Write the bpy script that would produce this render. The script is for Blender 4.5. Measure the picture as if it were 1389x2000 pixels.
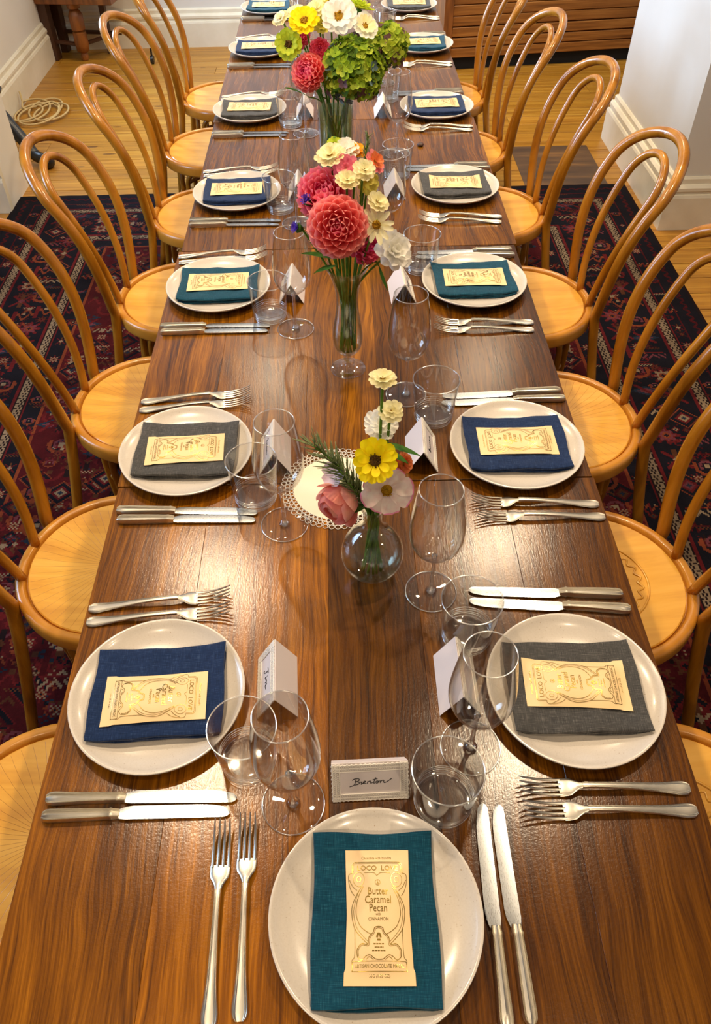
import bpy, bmesh, math, random
import numpy as np
from mathutils import Vector, Matrix, Quaternion

for o in list(bpy.data.objects):
    bpy.data.objects.remove(o, do_unlink=True)
S = bpy.context.scene
COL = S.collection
PI = math.pi
R = math.radians
TZ = 0.76            # height of the table tops above the floor

# ------------------------------------------------------------------ camera
cd = bpy.data.cameras.new('camera')
cam = bpy.data.objects.new('camera', cd)
COL.objects.link(cam)
rt = Vector((0.99975386, -0.01691182, -0.01436011))
up = Vector((0.02215733, 0.72815246, 0.68505697))
fw = Vector((0.00112921, 0.68520653, -0.72834795))
mw = Matrix.Identity(4)
for i in range(3):
    mw[i][0] = rt[i]; mw[i][1] = up[i]; mw[i][2] = -fw[i]
mw.translation = Vector((-0.0230, 0.0, 1.0792 + TZ))
cam.matrix_world = mw
cd.sensor_fit = 'VERTICAL'
cd.sensor_height = 24.0
cd.sensor_width = 24.0 * 1389 / 2000
cd.lens = 24.0 * 1520.66 / 2000.0
cd.shift_x = (694.5 - 676.19) / 2000.0
cd.clip_start = 0.02
S.camera = cam

# ------------------------------------------------------------------ world, lights, exposure
w = bpy.data.worlds.new('world'); S.world = w; w.use_nodes = True
w.node_tree.nodes['Background'].inputs[0].default_value = (0.55, 0.70, 1.0, 1)
w.node_tree.nodes['Background'].inputs[1].default_value = 0.6
S.view_settings.view_transform = 'Standard'
S.view_settings.look = 'None'
S.view_settings.gamma = 1.0
S.view_settings.use_curve_mapping = False
S.view_settings.exposure = 0.0
S.cycles.transparent_max_bounces = 32
S.cycles.max_bounces = 9
S.cycles.caustics_reflective = False
S.cycles.caustics_refractive = False

CEIL = 2.78
SPOT_POS = [(-0.62, 1.42), (0.66, 1.46), (-0.66, 2.42), (0.74, 2.62), (-0.46, 3.98), (0.86, 4.04),
            (-0.62, 0.12), (0.66, 0.12), (-0.62, -1.0), (0.66, -1.0), (-0.6, 5.4), (0.8, 5.4)]  # pairs over the near end and behind the camera are added fill
SPOT_W = 76.0
DAY_W = 110.0

def area_light(name, loc, target, sx, sy, power, color):
    l = bpy.data.lights.new(name, 'AREA'); l.shape = 'RECTANGLE'; l.size = sx; l.size_y = sy
    l.energy = power; l.color = color
    o = bpy.data.objects.new(name, l); COL.objects.link(o)
    o.location = loc
    o.rotation_euler = (Vector(target) - Vector(loc)).to_track_quat('-Z', 'Y').to_euler()
    return o
# daylight outside the two left-hand windows and the end window
area_light('daylight', (-2.60, 5.05, 1.55), (0.0, 4.6, 1.0), 1.1, 1.3, DAY_W * 2.7, (0.46, 0.68, 1.0))
area_light('daylight', (-3.32, 1.9, 1.60), (0.0, 1.9, 0.9), 1.3, 1.4, DAY_W * 0.85, (0.46, 0.68, 1.0))

# ------------------------------------------------------------------ helpers
rng = random.Random(7)
def srgb(r, g, b):
    def f(c):
        c /= 255.0
        return c / 12.92 if c <= 0.04045 else ((c + 0.055) / 1.055) ** 2.4
    return (f(r), f(g), f(b), 1.0)

class NT:
    """tiny helper to wire shader nodes"""
    def __init__(s, name):
        s.m = bpy.data.materials.new(name); s.m.use_nodes = True
        s.t = s.m.node_tree; s.b = s.t.nodes['Principled BSDF']; s.out = s.t.nodes['Material Output']
    def n(s, typ, ins=None, **props):
        k = s.t.nodes.new(typ)
        for a, v in props.items(): setattr(k, a, v)
        for a, v in (ins or {}).items(): s.set(k.inputs[a], v)
        return k
    def set(s, sock, v):
        if hasattr(v, 'is_linked') or isinstance(v, bpy.types.NodeSocket): s.t.links.new(v, sock)
        else: sock.default_value = v
    def math(s, op, a, b=None, c=None):
        k = s.t.nodes.new('ShaderNodeMath'); k.operation = op
        s.set(k.inputs[0], a)
        if b is not None: s.set(k.inputs[1], b)
        if c is not None: s.set(k.inputs[2], c)
        return k.outputs[0]
    def coord(s, kind='Object'): return s.n('ShaderNodeTexCoord').outputs[kind]
    def mapv(s, v, scale=(1, 1, 1), loc=(0, 0, 0)):
        k = s.n('ShaderNodeMapping', {'Vector': v}); k.inputs['Scale'].default_value = scale; k.inputs['Location'].default_value = loc
        return k.outputs[0]
    def noise(s, v, scale, detail=4, rough=0.55, dist=0.0):
        return s.n('ShaderNodeTexNoise', {'Vector': v, 'Scale': scale, 'Detail': detail, 'Roughness': rough, 'Distortion': dist}).outputs['Fac']
    def ramp(s, fac, stops):
        k = s.n('ShaderNodeValToRGB', {'Fac': fac}); e = k.color_ramp.elements
        while len(e) < len(stops): e.new(0.5)
        for i, (p, c) in enumerate(stops): e[i].position = p; e[i].color = c
        return k.outputs[0]
    def mix(s, fac, a, b, blend='MIX'):
        k = s.t.nodes.new('ShaderNodeMix'); k.data_type = 'RGBA'; k.blend_type = blend
        s.set(k.inputs[0], fac); s.set(k.inputs[6], a); s.set(k.inputs[7], b)
        return k.outputs[2]
    def bump(s, h, strength=0.2, dist=0.01):
        k = s.n('ShaderNodeBump', {'Height': h, 'Strength': strength, 'Distance': dist})
        s.t.links.new(k.outputs[0], s.b.inputs['Normal'])
    def base(s, c): s.set(s.b.inputs['Base Color'], c)
    def p(s, **kw):
        for a, v in kw.items(): s.set(s.b.inputs[a.replace('_', ' ')], v)

MAT = {}
def simple(name, col, rough=0.5, metal=0.0, **kw):
    t = NT(name); t.base(col); t.p(Roughness=rough, Metallic=metal, **kw); MAT[name] = t.m
    return t

def rand_offset(t, v, amt=37.0):
    r = t.n('ShaderNodeObjectInfo').outputs['Random']
    k = t.n('ShaderNodeCombineXYZ', {'X': t.math('MULTIPLY', r, amt), 'Y': t.math('MULTIPLY', r, amt * 1.7), 'Z': t.math('MULTIPLY', r, amt * 0.6)})
    a = t.t.nodes.new('ShaderNodeVectorMath'); a.operation = 'ADD'
    t.t.links.new(v, a.inputs[0]); t.t.links.new(k.outputs[0], a.inputs[1])
    return a.outputs[0]

# table wood: long grain along Y, tone from the plank's own object colour
t = NT('table_wood')
v = rand_offset(t, t.coord())
warp = t.noise(t.mapv(v, (3.0, 1.1, 1)), 1.5, 3, 0.5)
k = t.n('ShaderNodeCombineXYZ', {'X': t.math('MULTIPLY', warp, 0.10), 'Y': 0.0, 'Z': 0.0})
a = t.t.nodes.new('ShaderNodeVectorMath'); a.operation = 'ADD'
t.t.links.new(v, a.inputs[0]); t.t.links.new(k.outputs[0], a.inputs[1]); vv = a.outputs[0]
g1 = t.noise(t.mapv(vv, (58, 2.0, 1)), 1.0, 7, 0.66)
g2 = t.noise(t.mapv(vv, (330, 9.0, 1)), 1.0, 3, 0.6)
g3 = t.noise(t.mapv(vv, (7, 1.3, 1)), 1.0, 3, 0.5)
gg = t.math('ADD', t.math('MULTIPLY', g1, 0.46), t.math('ADD', t.math('MULTIPLY', g2, 0.36), t.math('MULTIPLY', g3, 0.24)))
c1 = t.ramp(gg, [(0.34, srgb(38, 19, 5)), (0.45, srgb(82, 47, 8)), (0.54, srgb(117, 71, 9)), (0.70, srgb(166, 108, 20))])
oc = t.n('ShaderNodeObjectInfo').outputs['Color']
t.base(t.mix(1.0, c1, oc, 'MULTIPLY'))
pore = t.noise(t.mapv(vv, (520, 60, 1)), 1.0, 2, 0.6)
fine = t.noise(t.coord('Object'), 260, 3, 0.65)
t.p(Roughness=t.math('ADD', 0.12, t.math('MULTIPLY', fine, 0.14)), Coat_Weight=0.0)
t.p(**{'Specular_IOR_Level': 0.5})
t.bump(t.math('ADD', t.math('MULTIPLY', pore, 0.6), t.math('MULTIPLY', fine, 0.9)), 0.10, 0.002)
MAT['table_wood'] = t.m
simple('table_dark', srgb(60, 30, 14), 0.45)

# bent beech
def beech(name, lo, mid, hi, rough, sc, coat=0.35):
    t = NT(name); v = rand_offset(t, t.coord())
    g = t.noise(t.mapv(v, sc), 1.0, 5, 0.6, 0.4)
    t.base(t.ramp(g, [(0.3, lo), (0.52, mid), (0.75, hi)]))
    t.p(Roughness=rough, Coat_Weight=coat, Coat_Roughness=0.12)
    MAT[name] = t.m
    return t, v, g
beech('bentwood', srgb(138, 84, 16), srgb(172, 112, 26), srgb(192, 132, 42), 0.26, (18, 18, 3))
beech('seat_rim_wood', srgb(168, 108, 30), srgb(196, 132, 42), srgb(212, 150, 58), 0.34, (6, 6, 6))
for kind in ('plain', 'rays'):
    t, v, g = beech('seat_' + kind, srgb(200, 140, 44), srgb(220, 162, 58), srgb(232, 178, 78), 0.36, (3.5, 22, 5))
    co = t.coord()
    if kind == 'rays':
        sep = t.n('ShaderNodeSeparateXYZ', {'Vector': co})
        ang = t.math('ARCTAN2', sep.outputs[1], sep.outputs[0])
        wob = t.math('MULTIPLY', t.noise(co, 9, 2), 0.10)
        s_ = t.math('ABSOLUTE', t.math('SINE', t.math('MULTIPLY', t.math('ADD', ang, wob), 26.0)))
        rad = t.math('SQRT', t.math('ADD', t.math('MULTIPLY', sep.outputs[0], sep.outputs[0]), t.math('MULTIPLY', sep.outputs[1], sep.outputs[1])))
        width = t.math('DIVIDE', 0.014, t.math('MAXIMUM', rad, 0.03))
        line = t.math('SUBTRACT', 1.0, t.math('SMOOTH_MIN', t.math('DIVIDE', s_, width), 1.0, 0.2))
        line = t.math('MAXIMUM', line, 0.0)
        line = t.math('MULTIPLY', line, t.math('LESS_THAN', rad, 0.187))
        cur = t.b.inputs['Base Color'].links[0].from_socket
        t.base(t.mix(t.math('MULTIPLY', line, 0.75), cur, srgb(146, 84, 22)))
        t.bump(t.math('SUBTRACT', 1.0, line), 0.35, 0.002)

# cutlery, ceramics, cloth
t = simple('silver', (0.70, 0.66, 0.58, 1), 0.26, 1.0)
t.p(Roughness=t.math('ADD', 0.29, t.math('MULTIPLY', t.noise(t.coord(), 120, 2), 0.06)))
t = simple('blade_steel', (0.46, 0.48, 0.50, 1), 0.24, 1.0)
t.p(Roughness=t.math('ADD', 0.20, t.math('MULTIPLY', t.noise(t.mapv(t.coord(), (1, 5, 1)), 200, 3), 0.18)))
t = NT('stoneware'); sp = t.noise(t.coord(), 420, 2, 0.5)
t.base(t.ramp(sp, [(0.0, srgb(150, 128, 104)), (0.26, srgb(168, 146, 122)), (0.30, srgb(206, 197, 186)), (1.0, srgb(216, 208, 198))]))
t.p(Roughness=0.22, Coat_Weight=0.3, Coat_Roughness=0.08); MAT['stoneware'] = t.m

def linen(name, c, hi, slub):
    t = NT(name); co = t.coord()
    w1 = t.noise(t.mapv(co, (60, 1400, 1)), 1.0, 2, 0.5)
    w2 = t.noise(t.mapv(co, (1400, 60, 1)), 1.0, 2, 0.5)
    w3 = t.noise(t.mapv(co, (14, 380, 1)), 1.0, 2, 0.5)
    w4 = t.noise(t.mapv(co, (380, 14, 1)), 1.0, 2, 0.5)
    m = t.math('ADD', t.math('MULTIPLY', w1, 0.5), t.math('MULTIPLY', w2, 0.5))
    base = t.ramp(m, [(0.34, c), (0.56, hi), (0.74, slub)])
    sl = t.math('MULTIPLY', t.math('GREATER_THAN', t.math('MAXIMUM', w3, w4), 0.67), 0.16)
    t.base(t.mix(sl, base, slub))
    t.p(Roughness=0.92, **{'Specular_IOR_Level': 0.15}); t.p(Sheen_Weight=0.15)
    t.bump(t.math('ADD', w1, w2), 0.5, 0.0012)
    MAT[name] = t.m
linen('linen_teal', srgb(6, 48, 68), srgb(10, 70, 92), srgb(58, 116, 134))
linen('linen_navy', srgb(14, 30, 62), srgb(24, 46, 86), srgb(74, 98, 136))
linen('linen_grey', srgb(52, 52, 54), srgb(78, 77, 76), srgb(136, 134, 130))
t = simple('wrapper', srgb(238, 204, 150), 0.45)
t.bump(t.noise(t.coord(), 40, 3), 0.12, 0.004)
simple('gold_foil', (0.46, 0.31, 0.07, 1), 0.24, 1.0)
simple('card_paper', srgb(222, 212, 212), 0.7)
t = simple('lace', srgb(240, 234, 226), 0.85)
simple('ink', srgb(22, 18, 24), 0.5)
t = simple('doily_cloth', srgb(238, 228, 206), 0.9); t.bump(t.noise(t.coord(), 500, 2), 0.2, 0.001)

# thin clear glass: passes light straight through, fresnel gloss, a little darker edge-on
def clear_glass(name, tint, edge, gloss=1.0, rough=0.02):
    t = NT(name); nt = t.t
    lw = t.n('ShaderNodeLayerWeight', {'Blend': 0.5})
    fac = lw.outputs['Facing']
    col = t.mix(t.math('POWER', fac, 3.0), tint, edge)
    tr = t.n('ShaderNodeBsdfTransparent', {'Color': col})
    gl = t.n('ShaderNodeBsdfGlossy', {'Color': (1, 1, 1, 1), 'Roughness': rough})
    fr = t.math('ADD', 0.04, t.math('MULTIPLY', t.math('POWER', fac, 5.0), 0.80))
    mx = t.n('ShaderNodeMixShader', {0: t.math('MINIMUM', t.math('MULTIPLY', fr, gloss), 1.0)})
    nt.links.new(tr.outputs[0], mx.inputs[1]); nt.links.new(gl.outputs[0], mx.inputs[2])
    nt.links.new(mx.outputs[0], t.out.inputs['Surface']); nt.nodes.remove(t.b)
    MAT[name] = t.m
clear_glass('glass_thin', (0.975, 0.975, 0.97, 1), (0.66, 0.64, 0.61, 1), 1.25)
clear_glass('glass_rim', (0.97, 0.97, 0.96, 1), (0.85, 0.84, 0.82, 1), 7.0, 0.16)
clear_glass('glass_base', (0.95, 0.95, 0.94, 1), (0.60, 0.58, 0.55, 1), 3.5, 0.06)
clear_glass('water_green', (0.62, 0.84, 0.55, 1), (0.40, 0.62, 0.34, 1), 0.6)
clear_glass('glass_vase', (0.975, 0.98, 0.97, 1), (0.55, 0.58, 0.53, 1), 1.4)
clear_glass('water', (0.95, 0.98, 0.94, 1), (0.74, 0.82, 0.70, 1), 0.7)
t = simple('glass_solid', (1, 1, 1, 1), 0.0); t.p(Transmission_Weight=1.0, IOR=1.5)

# room surfaces
t = NT('wall_paint'); n_ = t.noise(t.coord('Object'), 1.7, 3)
t.base(t.ramp(n_, [(0.3, srgb(214, 211, 204)), (0.7, srgb(224, 221, 214))])); t.p(Roughness=0.55); MAT['wall_paint'] = t.m
t = NT('trim_paint'); n_ = t.noise(t.coord('Object'), 5, 4)
t.base(t.ramp(n_, [(0.25, srgb(214, 206, 184)), (0.7, srgb(232, 226, 208))])); t.p(Roughness=0.38); MAT['trim_paint'] = t.m
simple('ceiling_paint', srgb(184, 176, 162), 0.8)
t = NT('pine_board'); v = rand_offset(t, t.coord())
g1 = t.noise(t.mapv(v, (1.4, 34, 1)), 1.0, 5, 0.6, 0.3); g2 = t.noise(t.mapv(v, (5, 200, 1)), 1.0, 2)
kn = t.n('ShaderNodeTexVoronoi', {'Vector': t.mapv(v, (2.2, 7, 1)), 'Scale': 1.0}).outputs['Distance']
c = t.ramp(t.math('ADD', t.math('MULTIPLY', g1, 0.75), t.math('MULTIPLY', g2, 0.25)), [(0.32, srgb(132, 86, 22)), (0.5, srgb(170, 120, 38)), (0.7, srgb(192, 146, 58))])
c = t.mix(t.math('MULTIPLY', t.math('LESS_THAN', kn, 0.085), 0.75), c, srgb(78, 42, 18))
c = t.mix(t.ramp(t.noise(t.coord('Object'), 55, 2, 0.7), [(0.68, (0, 0, 0, 1)), (0.74, (0.6, 0.6, 0.6, 1))]), c, srgb(110, 66, 28))
t.base(t.mix(1.0, c, t.n('ShaderNodeObjectInfo').outputs['Color'], 'MULTIPLY'))
t.p(Roughness=0.36); MAT['pine_board'] = t.m
t = NT('dark_patch'); n_ = t.noise(t.mapv(t.coord(), (2, 16, 1)), 1.0, 4)
t.base(t.ramp(n_, [(0.3, srgb(58, 42, 30)), (0.6, srgb(92, 66, 40)), (0.75, srgb(130, 92, 48))])); t.p(Roughness=0.6); MAT['dark_patch'] = t.m
t = NT('rug_wool'); at = t.n('ShaderNodeAttribute'); at.attribute_name = 'knot'
nz = t.noise(t.coord(), 900, 2)
t.base(t.mix(1.0, at.outputs['Color'], t.ramp(nz, [(0.3, (0.75, 0.75, 0.75, 1)), (0.7, (1.15, 1.15, 1.15, 1))]), 'MULTIPLY'))
t.p(Roughness=0.95, **{'Specular_IOR_Level': 0.1}); t.bump(nz, 0.4, 0.004); MAT['rug_wool'] = t.m
t = NT('slat_wood'); v = rand_offset(t, t.coord()); n_ = t.noise(t.mapv(v, (2.5, 40, 60)), 1.0, 5, 0.6)
t.base(t.ramp(n_, [(0.3, srgb(112, 66, 22)), (0.52, srgb(152, 96, 38)), (0.72, srgb(180, 122, 56))])); t.p(Roughness=0.45); MAT['slat_wood'] = t.m
t = NT('oak'); v = t.coord(); n_ = t.noise(t.mapv(v, (30, 30, 4)), 1.0, 4)
t.base(t.ramp(n_, [(0.3, srgb(96, 52, 18)), (0.6, srgb(142, 84, 34))])); t.p(Roughness=0.4); MAT['oak'] = t.m
simple('oak_dark', srgb(70, 38, 18), 0.45)
simple('black_paint', srgb(18, 16, 16), 0.3)
simple('black_void', srgb(12, 10, 9), 0.8)
simple('rope', srgb(196, 172, 122), 0.9)
simple('lamp_white', srgb(240, 238, 230), 0.5)
tl = simple('lamp_glow', (1, 0.85, 0.62, 1), 0.5); tl.p(Emission_Color=(1, 0.82, 0.58, 1), Emission_Strength=14.0)
# flowers
def petal_mat(name, c, c2=None, rough=0.6, scale=70):
    t = NT(name)
    t.base(t.ramp(t.noise(t.coord(), scale, 3), [(0.3, c2 or c), (0.65, c)]))
    t.p(Roughness=rough, **{'Specular_IOR_Level': 0.25})
    tr = t.n('ShaderNodeBsdfTranslucent', {'Color': t.b.inputs['Base Color'].links[0].from_socket})
    mx = t.n('ShaderNodeMixShader', {0: 0.38})
    t.t.links.new(t.b.outputs[0], mx.inputs[1]); t.t.links.new(tr.outputs[0], mx.inputs[2]); t.t.links.new(mx.outputs[0], t.out.inputs['Surface'])
    MAT[name] = t.m
petal_mat('p_yellow', srgb(255, 238, 16), srgb(252, 222, 8))
petal_mat('p_cream', srgb(250, 244, 204), srgb(242, 232, 174))
petal_mat('p_white', srgb(253, 251, 244), srgb(246, 243, 232))
petal_mat('p_cosmos', srgb(244, 232, 226), srgb(234, 206, 206))
petal_mat('p_cosmos_edge', srgb(228, 120, 170), srgb(236, 160, 190))
petal_mat('p_coral', srgb(253, 158, 158), srgb(248, 128, 138))
petal_mat('p_magenta', srgb(226, 88, 142), srgb(206, 66, 132))
petal_mat('p_rose', srgb(246, 118, 150), srgb(236, 96, 130))
def dahlia_mat(name, deep, pale):
    t = NT(name); sep = t.n('ShaderNodeSeparateXYZ', {'Vector': t.coord()})
    t.base(t.ramp(t.math('MULTIPLY', sep.outputs[0], 33.0), [(0.25, deep), (0.80, pale), (0.97, srgb(255, 190, 182))])); t.p(Roughness=0.6, **{'Specular_IOR_Level': 0.25})
    tr = t.n('ShaderNodeBsdfTranslucent', {'Color': t.b.inputs['Base Color'].links[0].from_socket}); mx = t.n('ShaderNodeMixShader', {0: 0.32})
    t.t.links.new(t.b.outputs[0], mx.inputs[1]); t.t.links.new(tr.outputs[0], mx.inputs[2]); t.t.links.new(mx.outputs[0], t.out.inputs['Surface']); MAT[name] = t.m
dahlia_mat('d_coral', srgb(236, 88, 104), srgb(255, 158, 150))
dahlia_mat('d_rose', srgb(226, 70, 112), srgb(252, 140, 160))
dahlia_mat('d_magenta', srgb(204, 52, 116), srgb(240, 112, 152))
petal_mat('p_peach', srgb(250, 168, 150), srgb(244, 134, 130), scale=30)
petal_mat('p_peach_light', srgb(248, 186, 160), srgb(240, 150, 140), scale=30)
petal_mat('p_orange', srgb(240, 150, 88), srgb(224, 118, 66))
petal_mat('p_gold', srgb(246, 186, 30), srgb(232, 150, 20))
petal_mat('p_pink', srgb(248, 150, 168), srgb(236, 120, 150))
petal_mat('p_lime', srgb(206, 216, 60), srgb(170, 192, 44))
petal_mat('p_pale_yellow', srgb(240, 232, 120), srgb(226, 214, 90))
petal_mat('p_lilac', srgb(240, 226, 236), srgb(226, 204, 224))
petal_mat('p_purple', srgb(112, 78, 206), srgb(86, 58, 180))
petal_mat('hyd_green', srgb(160, 186, 40), srgb(112, 146, 28))
petal_mat('hyd_lime', srgb(196, 208, 70), srgb(150, 176, 44))
petal_mat('hyd_dark', srgb(96, 128, 30), srgb(74, 100, 26))
petal_mat('hyd_blue', srgb(120, 148, 146), srgb(96, 110, 130))
petal_mat('hyd_mauve', srgb(140, 100, 110), srgb(110, 84, 78))
petal_mat('eye_brown', srgb(120, 84, 20), srgb(60, 40, 12), scale=400)
petal_mat('eye_gold', srgb(214, 168, 30), srgb(150, 104, 14), scale=400)
petal_mat('leaf', srgb(84, 134, 46), srgb(50, 98, 32))
petal_mat('stem', srgb(126, 166, 62), srgb(92, 132, 44))
petal_mat('rosemary', srgb(158, 168, 118), srgb(118, 134, 86))

class MB:
    """mesh builder: collects verts/faces, links them as one mesh object"""
    def __init__(s): s.v = []; s.f = []; s.mi = []
    def add(s, vs, fs, M=None, mi=0):
        o = len(s.v)
        for p in vs:
            p = Vector(p)
            s.v.append(tuple(M @ p) if M is not None else tuple(p))
        for q in fs: s.f.append(tuple(i + o for i in q)); s.mi.append(mi)
        return s
    def box(s, x0, x1, y0, y1, z0, z1, M=None, bev=0.0, mi=0):
        if bev <= 0:
            vs = [(x, y, z) for z in (z0, z1) for y in (y0, y1) for x in (x0, x1)]
            return s.add(vs, [(0, 2, 3, 1), (4, 5, 7, 6), (0, 1, 5, 4), (2, 6, 7, 3), (0, 4, 6, 2), (1, 3, 7, 5)], M, mi)
        b = bev
        ring = lambda i: [(x0 + i, y0 + i), (x1 - i, y0 + i), (x1 - i, y1 - i), (x0 + i, y1 - i)]
        vs = []
        for i, z in ((b, z0), (0, z0 + b), (0, z1 - b), (b, z1)): vs += [(x, y, z) for x, y in ring(i)]
        fs = [(3, 2, 1, 0), (12, 13, 14, 15)]
        for l in range(3):
            for k in range(4): fs.append((l * 4 + k, l * 4 + (k + 1) % 4, l * 4 + 4 + (k + 1) % 4, l * 4 + 4 + k))
        return s.add(vs, fs, M, mi)
    def lathe(s, prof, seg=32, M=None, mi=0, closed=False):
        """prof: list of (r,z); r==0 ends become poles"""
        vs = []; rows = []
        for r, z in prof:
            if r <= 1e-9: rows.append([len(vs)]); vs.append((0, 0, z))
            else:
                rows.append(list(range(len(vs), len(vs) + seg)))
                vs += [(r * math.cos(2 * PI * k / seg), r * math.sin(2 * PI * k / seg), z) for k in range(seg)]
        fs = []
        pairs = list(zip(rows[:-1], rows[1:])) + ([(rows[-1], rows[0])] if closed else [])
        for a, b in pairs:
            for k in range(seg):
                k2 = (k + 1) % seg
                if len(a) == 1 and len(b) == 1: continue
                if len(a) == 1: fs.append((a[0], b[k2], b[k]))
                elif len(b) == 1: fs.append((a[k], a[k2], b[0]))
                else: fs.append((a[k], a[k2], b[k2], b[k]))
        return s.add(vs, fs, M, mi)
    def tube(s, pts, rad, seg=8, M=None, closed=False, mi=0, flat=1.0):
        """rad: number or list; pts 3-D"""
        P = [Vector(p) for p in pts]; n = len(P)
        rr = rad if isinstance(rad, (list, tuple)) else [rad] * n
        T = []
        for i in range(n):
            a = P[(i - 1) % n] if (closed or i > 0) else P[i]; b = P[(i + 1) % n] if (closed or i < n - 1) else P[i]
            d = (b - a); T.append(d.normalized() if d.length > 1e-9 else Vector((0, 0, 1)))
        ref = Vector((0, 0, 1)) if abs(T[0].z) < 0.9 else Vector((1, 0, 0))
        N = (ref - T[0] * ref.dot(T[0])).normalized()
        vs = []
        for i in range(n):
            N = (N - T[i] * N.dot(T[i]))
            N = N.normalized() if N.length > 1e-6 else T[i].orthogonal().normalized()
            B = T[i].cross(N)
            for k in range(seg):
                a = 2 * PI * k / seg
                vs.append(P[i] + N * (math.cos(a) * rr[i] * flat) + B * (math.sin(a) * rr[i]))
        fs = []
        for i in range(n if closed else n - 1):
            j = (i + 1) % n
            for k in range(seg):
                k2 = (k + 1) % seg
                fs.append((i * seg + k, i * seg + k2, j * seg + k2, j * seg + k))
        if not closed:
            fs.append(tuple(range(seg))[::-1]); fs.append(tuple((n - 1) * seg + k for k in range(seg)))
        return s.add(vs, fs, M, mi)
    def ribbon(s, pts, wd, zf, M=None, mi=0):
        """flat line of width wd following the xy polyline pts, height zf(x,y)"""
        P = [Vector((p[0], p[1])) for p in pts]; n = len(P); vs = []
        for i in range(n):
            d = P[min(i + 1, n - 1)] - P[max(i - 1, 0)]
            d = d.normalized() if d.length > 1e-12 else Vector((1, 0))
            q = Vector((-d.y, d.x)) * (wd / 2)
            for e in (P[i] + q, P[i] - q): vs.append((e.x, e.y, zf(e.x, e.y)))
        return s.add(vs, [(2 * i, 2 * i + 1, 2 * i + 3, 2 * i + 2) for i in range(n - 1)], M, mi)
    def mesh(s, name, mats, smooth=40):
        me = bpy.data.meshes.new(name); me.from_pydata(s.v, [], s.f)
        if isinstance(mats, str): mats = [mats]
        for m in mats: me.materials.append(MAT[m])
        if any(s.mi): me.polygons.foreach_set('material_index', s.mi)
        if smooth:
            me.polygons.foreach_set('use_smooth', [True] * len(me.polygons))
            if smooth < 180: me.set_sharp_from_angle(angle=R(smooth))
        me.update()
        return me
    def build(s, name, mats, parent=None, smooth=40, loc=None):
        o = obj(name, s.mesh(name, mats, smooth), parent)
        if loc is not None: o.location = loc
        return o

def obj(name, me, parent=None, mat=None):
    o = bpy.data.objects.new(name, me); COL.objects.link(o)
    if parent is not None: o.parent = parent
    if mat is not None: o.matrix_local = mat
    return o
def tag(o, label, cat, group=None, kind=None):
    if label: o['label'] = label
    if cat: o['category'] = cat
    if group: o['group'] = group
    if kind: o['kind'] = kind
    return o
def thing(name, label, cat, loc=(0, 0, 0), rz=0.0, group=None):
    o = bpy.data.objects.new(name, None); COL.objects.link(o); o.empty_display_size = 0.05
    o.location = loc; o.rotation_euler = (0, 0, rz)
    return tag(o, label, cat, group)
def structure(o): o['kind'] = 'structure'; return o
def spline(pts, n=8, closed=False):
    """Catmull-Rom through pts"""
    P = [Vector(p) for p in pts]; out = []; m = len(P)
    for i in range(m if closed else m - 1):
        p0 = P[(i - 1) % m] if closed or i > 0 else P[0]
        p1 = P[i]; p2 = P[(i + 1) % m]; p3 = P[(i + 2) % m] if closed or i + 2 < m else P[m - 1]
        for k in range(n):
            u = k / n
            out.append(0.5 * ((2 * p1) + (p2 - p0) * u + (2 * p0 - 5 * p1 + 4 * p2 - p3) * u * u + (3 * p1 - p0 - 3 * p2 + p3) * u ** 3))
    if not closed: out.append(P[-1])
    return out
def text_polys(s, size):
    c = bpy.data.curves.new('tmp', 'FONT'); c.body = s; c.size = size; c.align_x = 'CENTER'; c.align_y = 'CENTER'; c.resolution_u = 2
    o = bpy.data.objects.new('tmp', c); COL.objects.link(o)
    dg = bpy.context.evaluated_depsgraph_get(); dg.update()
    e = o.evaluated_get(dg); me = e.to_mesh()
    vs = [tuple(x.co) for x in me.vertices]; fs = [tuple(p.vertices) for p in me.polygons]
    e.to_mesh_clear(); bpy.data.objects.remove(o, do_unlink=True); bpy.data.curves.remove(c)
    return vs, fs

ORD = ['first', 'second', 'third', 'fourth', 'fifth', 'sixth', 'seventh', 'eighth']

# ================================================================== ROOM
FX0, FX1, FY0, FY1 = -3.2, 3.2, -2.0, 6.56
floor = structure(MB().box(FX0, FX1, FY0, FY1, -0.06, -0.012).build('floor', 'black_void', smooth=0))
bw = 0.128
by = FY0; i = 0
while by < FY1 - 0.01:
    y1 = min(by + bw, FY1)
    joint = rng.uniform(-2.2, 2.2)
    for a, b in ((FX0, joint), (joint, FX1)):
        if b - a < 0.2: continue
        m = MB().box(-(b - a) / 2 + .001, (b - a) / 2 - .001, -(y1 - by) / 2 + 0.0022, (y1 - by) / 2 - 0.0022, -0.011, 0.0, bev=0.0012)
        o = m.build('floorboard', 'pine_board', floor, smooth=0, loc=((a + b) / 2, (by + y1) / 2, 0))
        q = rng.uniform(0.86, 1.06); o.color = (q, q * rng.uniform(0.96, 1.0), q * rng.uniform(0.9, 1.0), 1)
    by = y1; i += 1
# dark brown streaked patch on the boards
m = MB().box(0.97, 1.41, 4.03, 4.585, 0.0003, 0.002)
o = m.build('floor_patch', 'dark_patch', floor, smooth=0)

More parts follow.
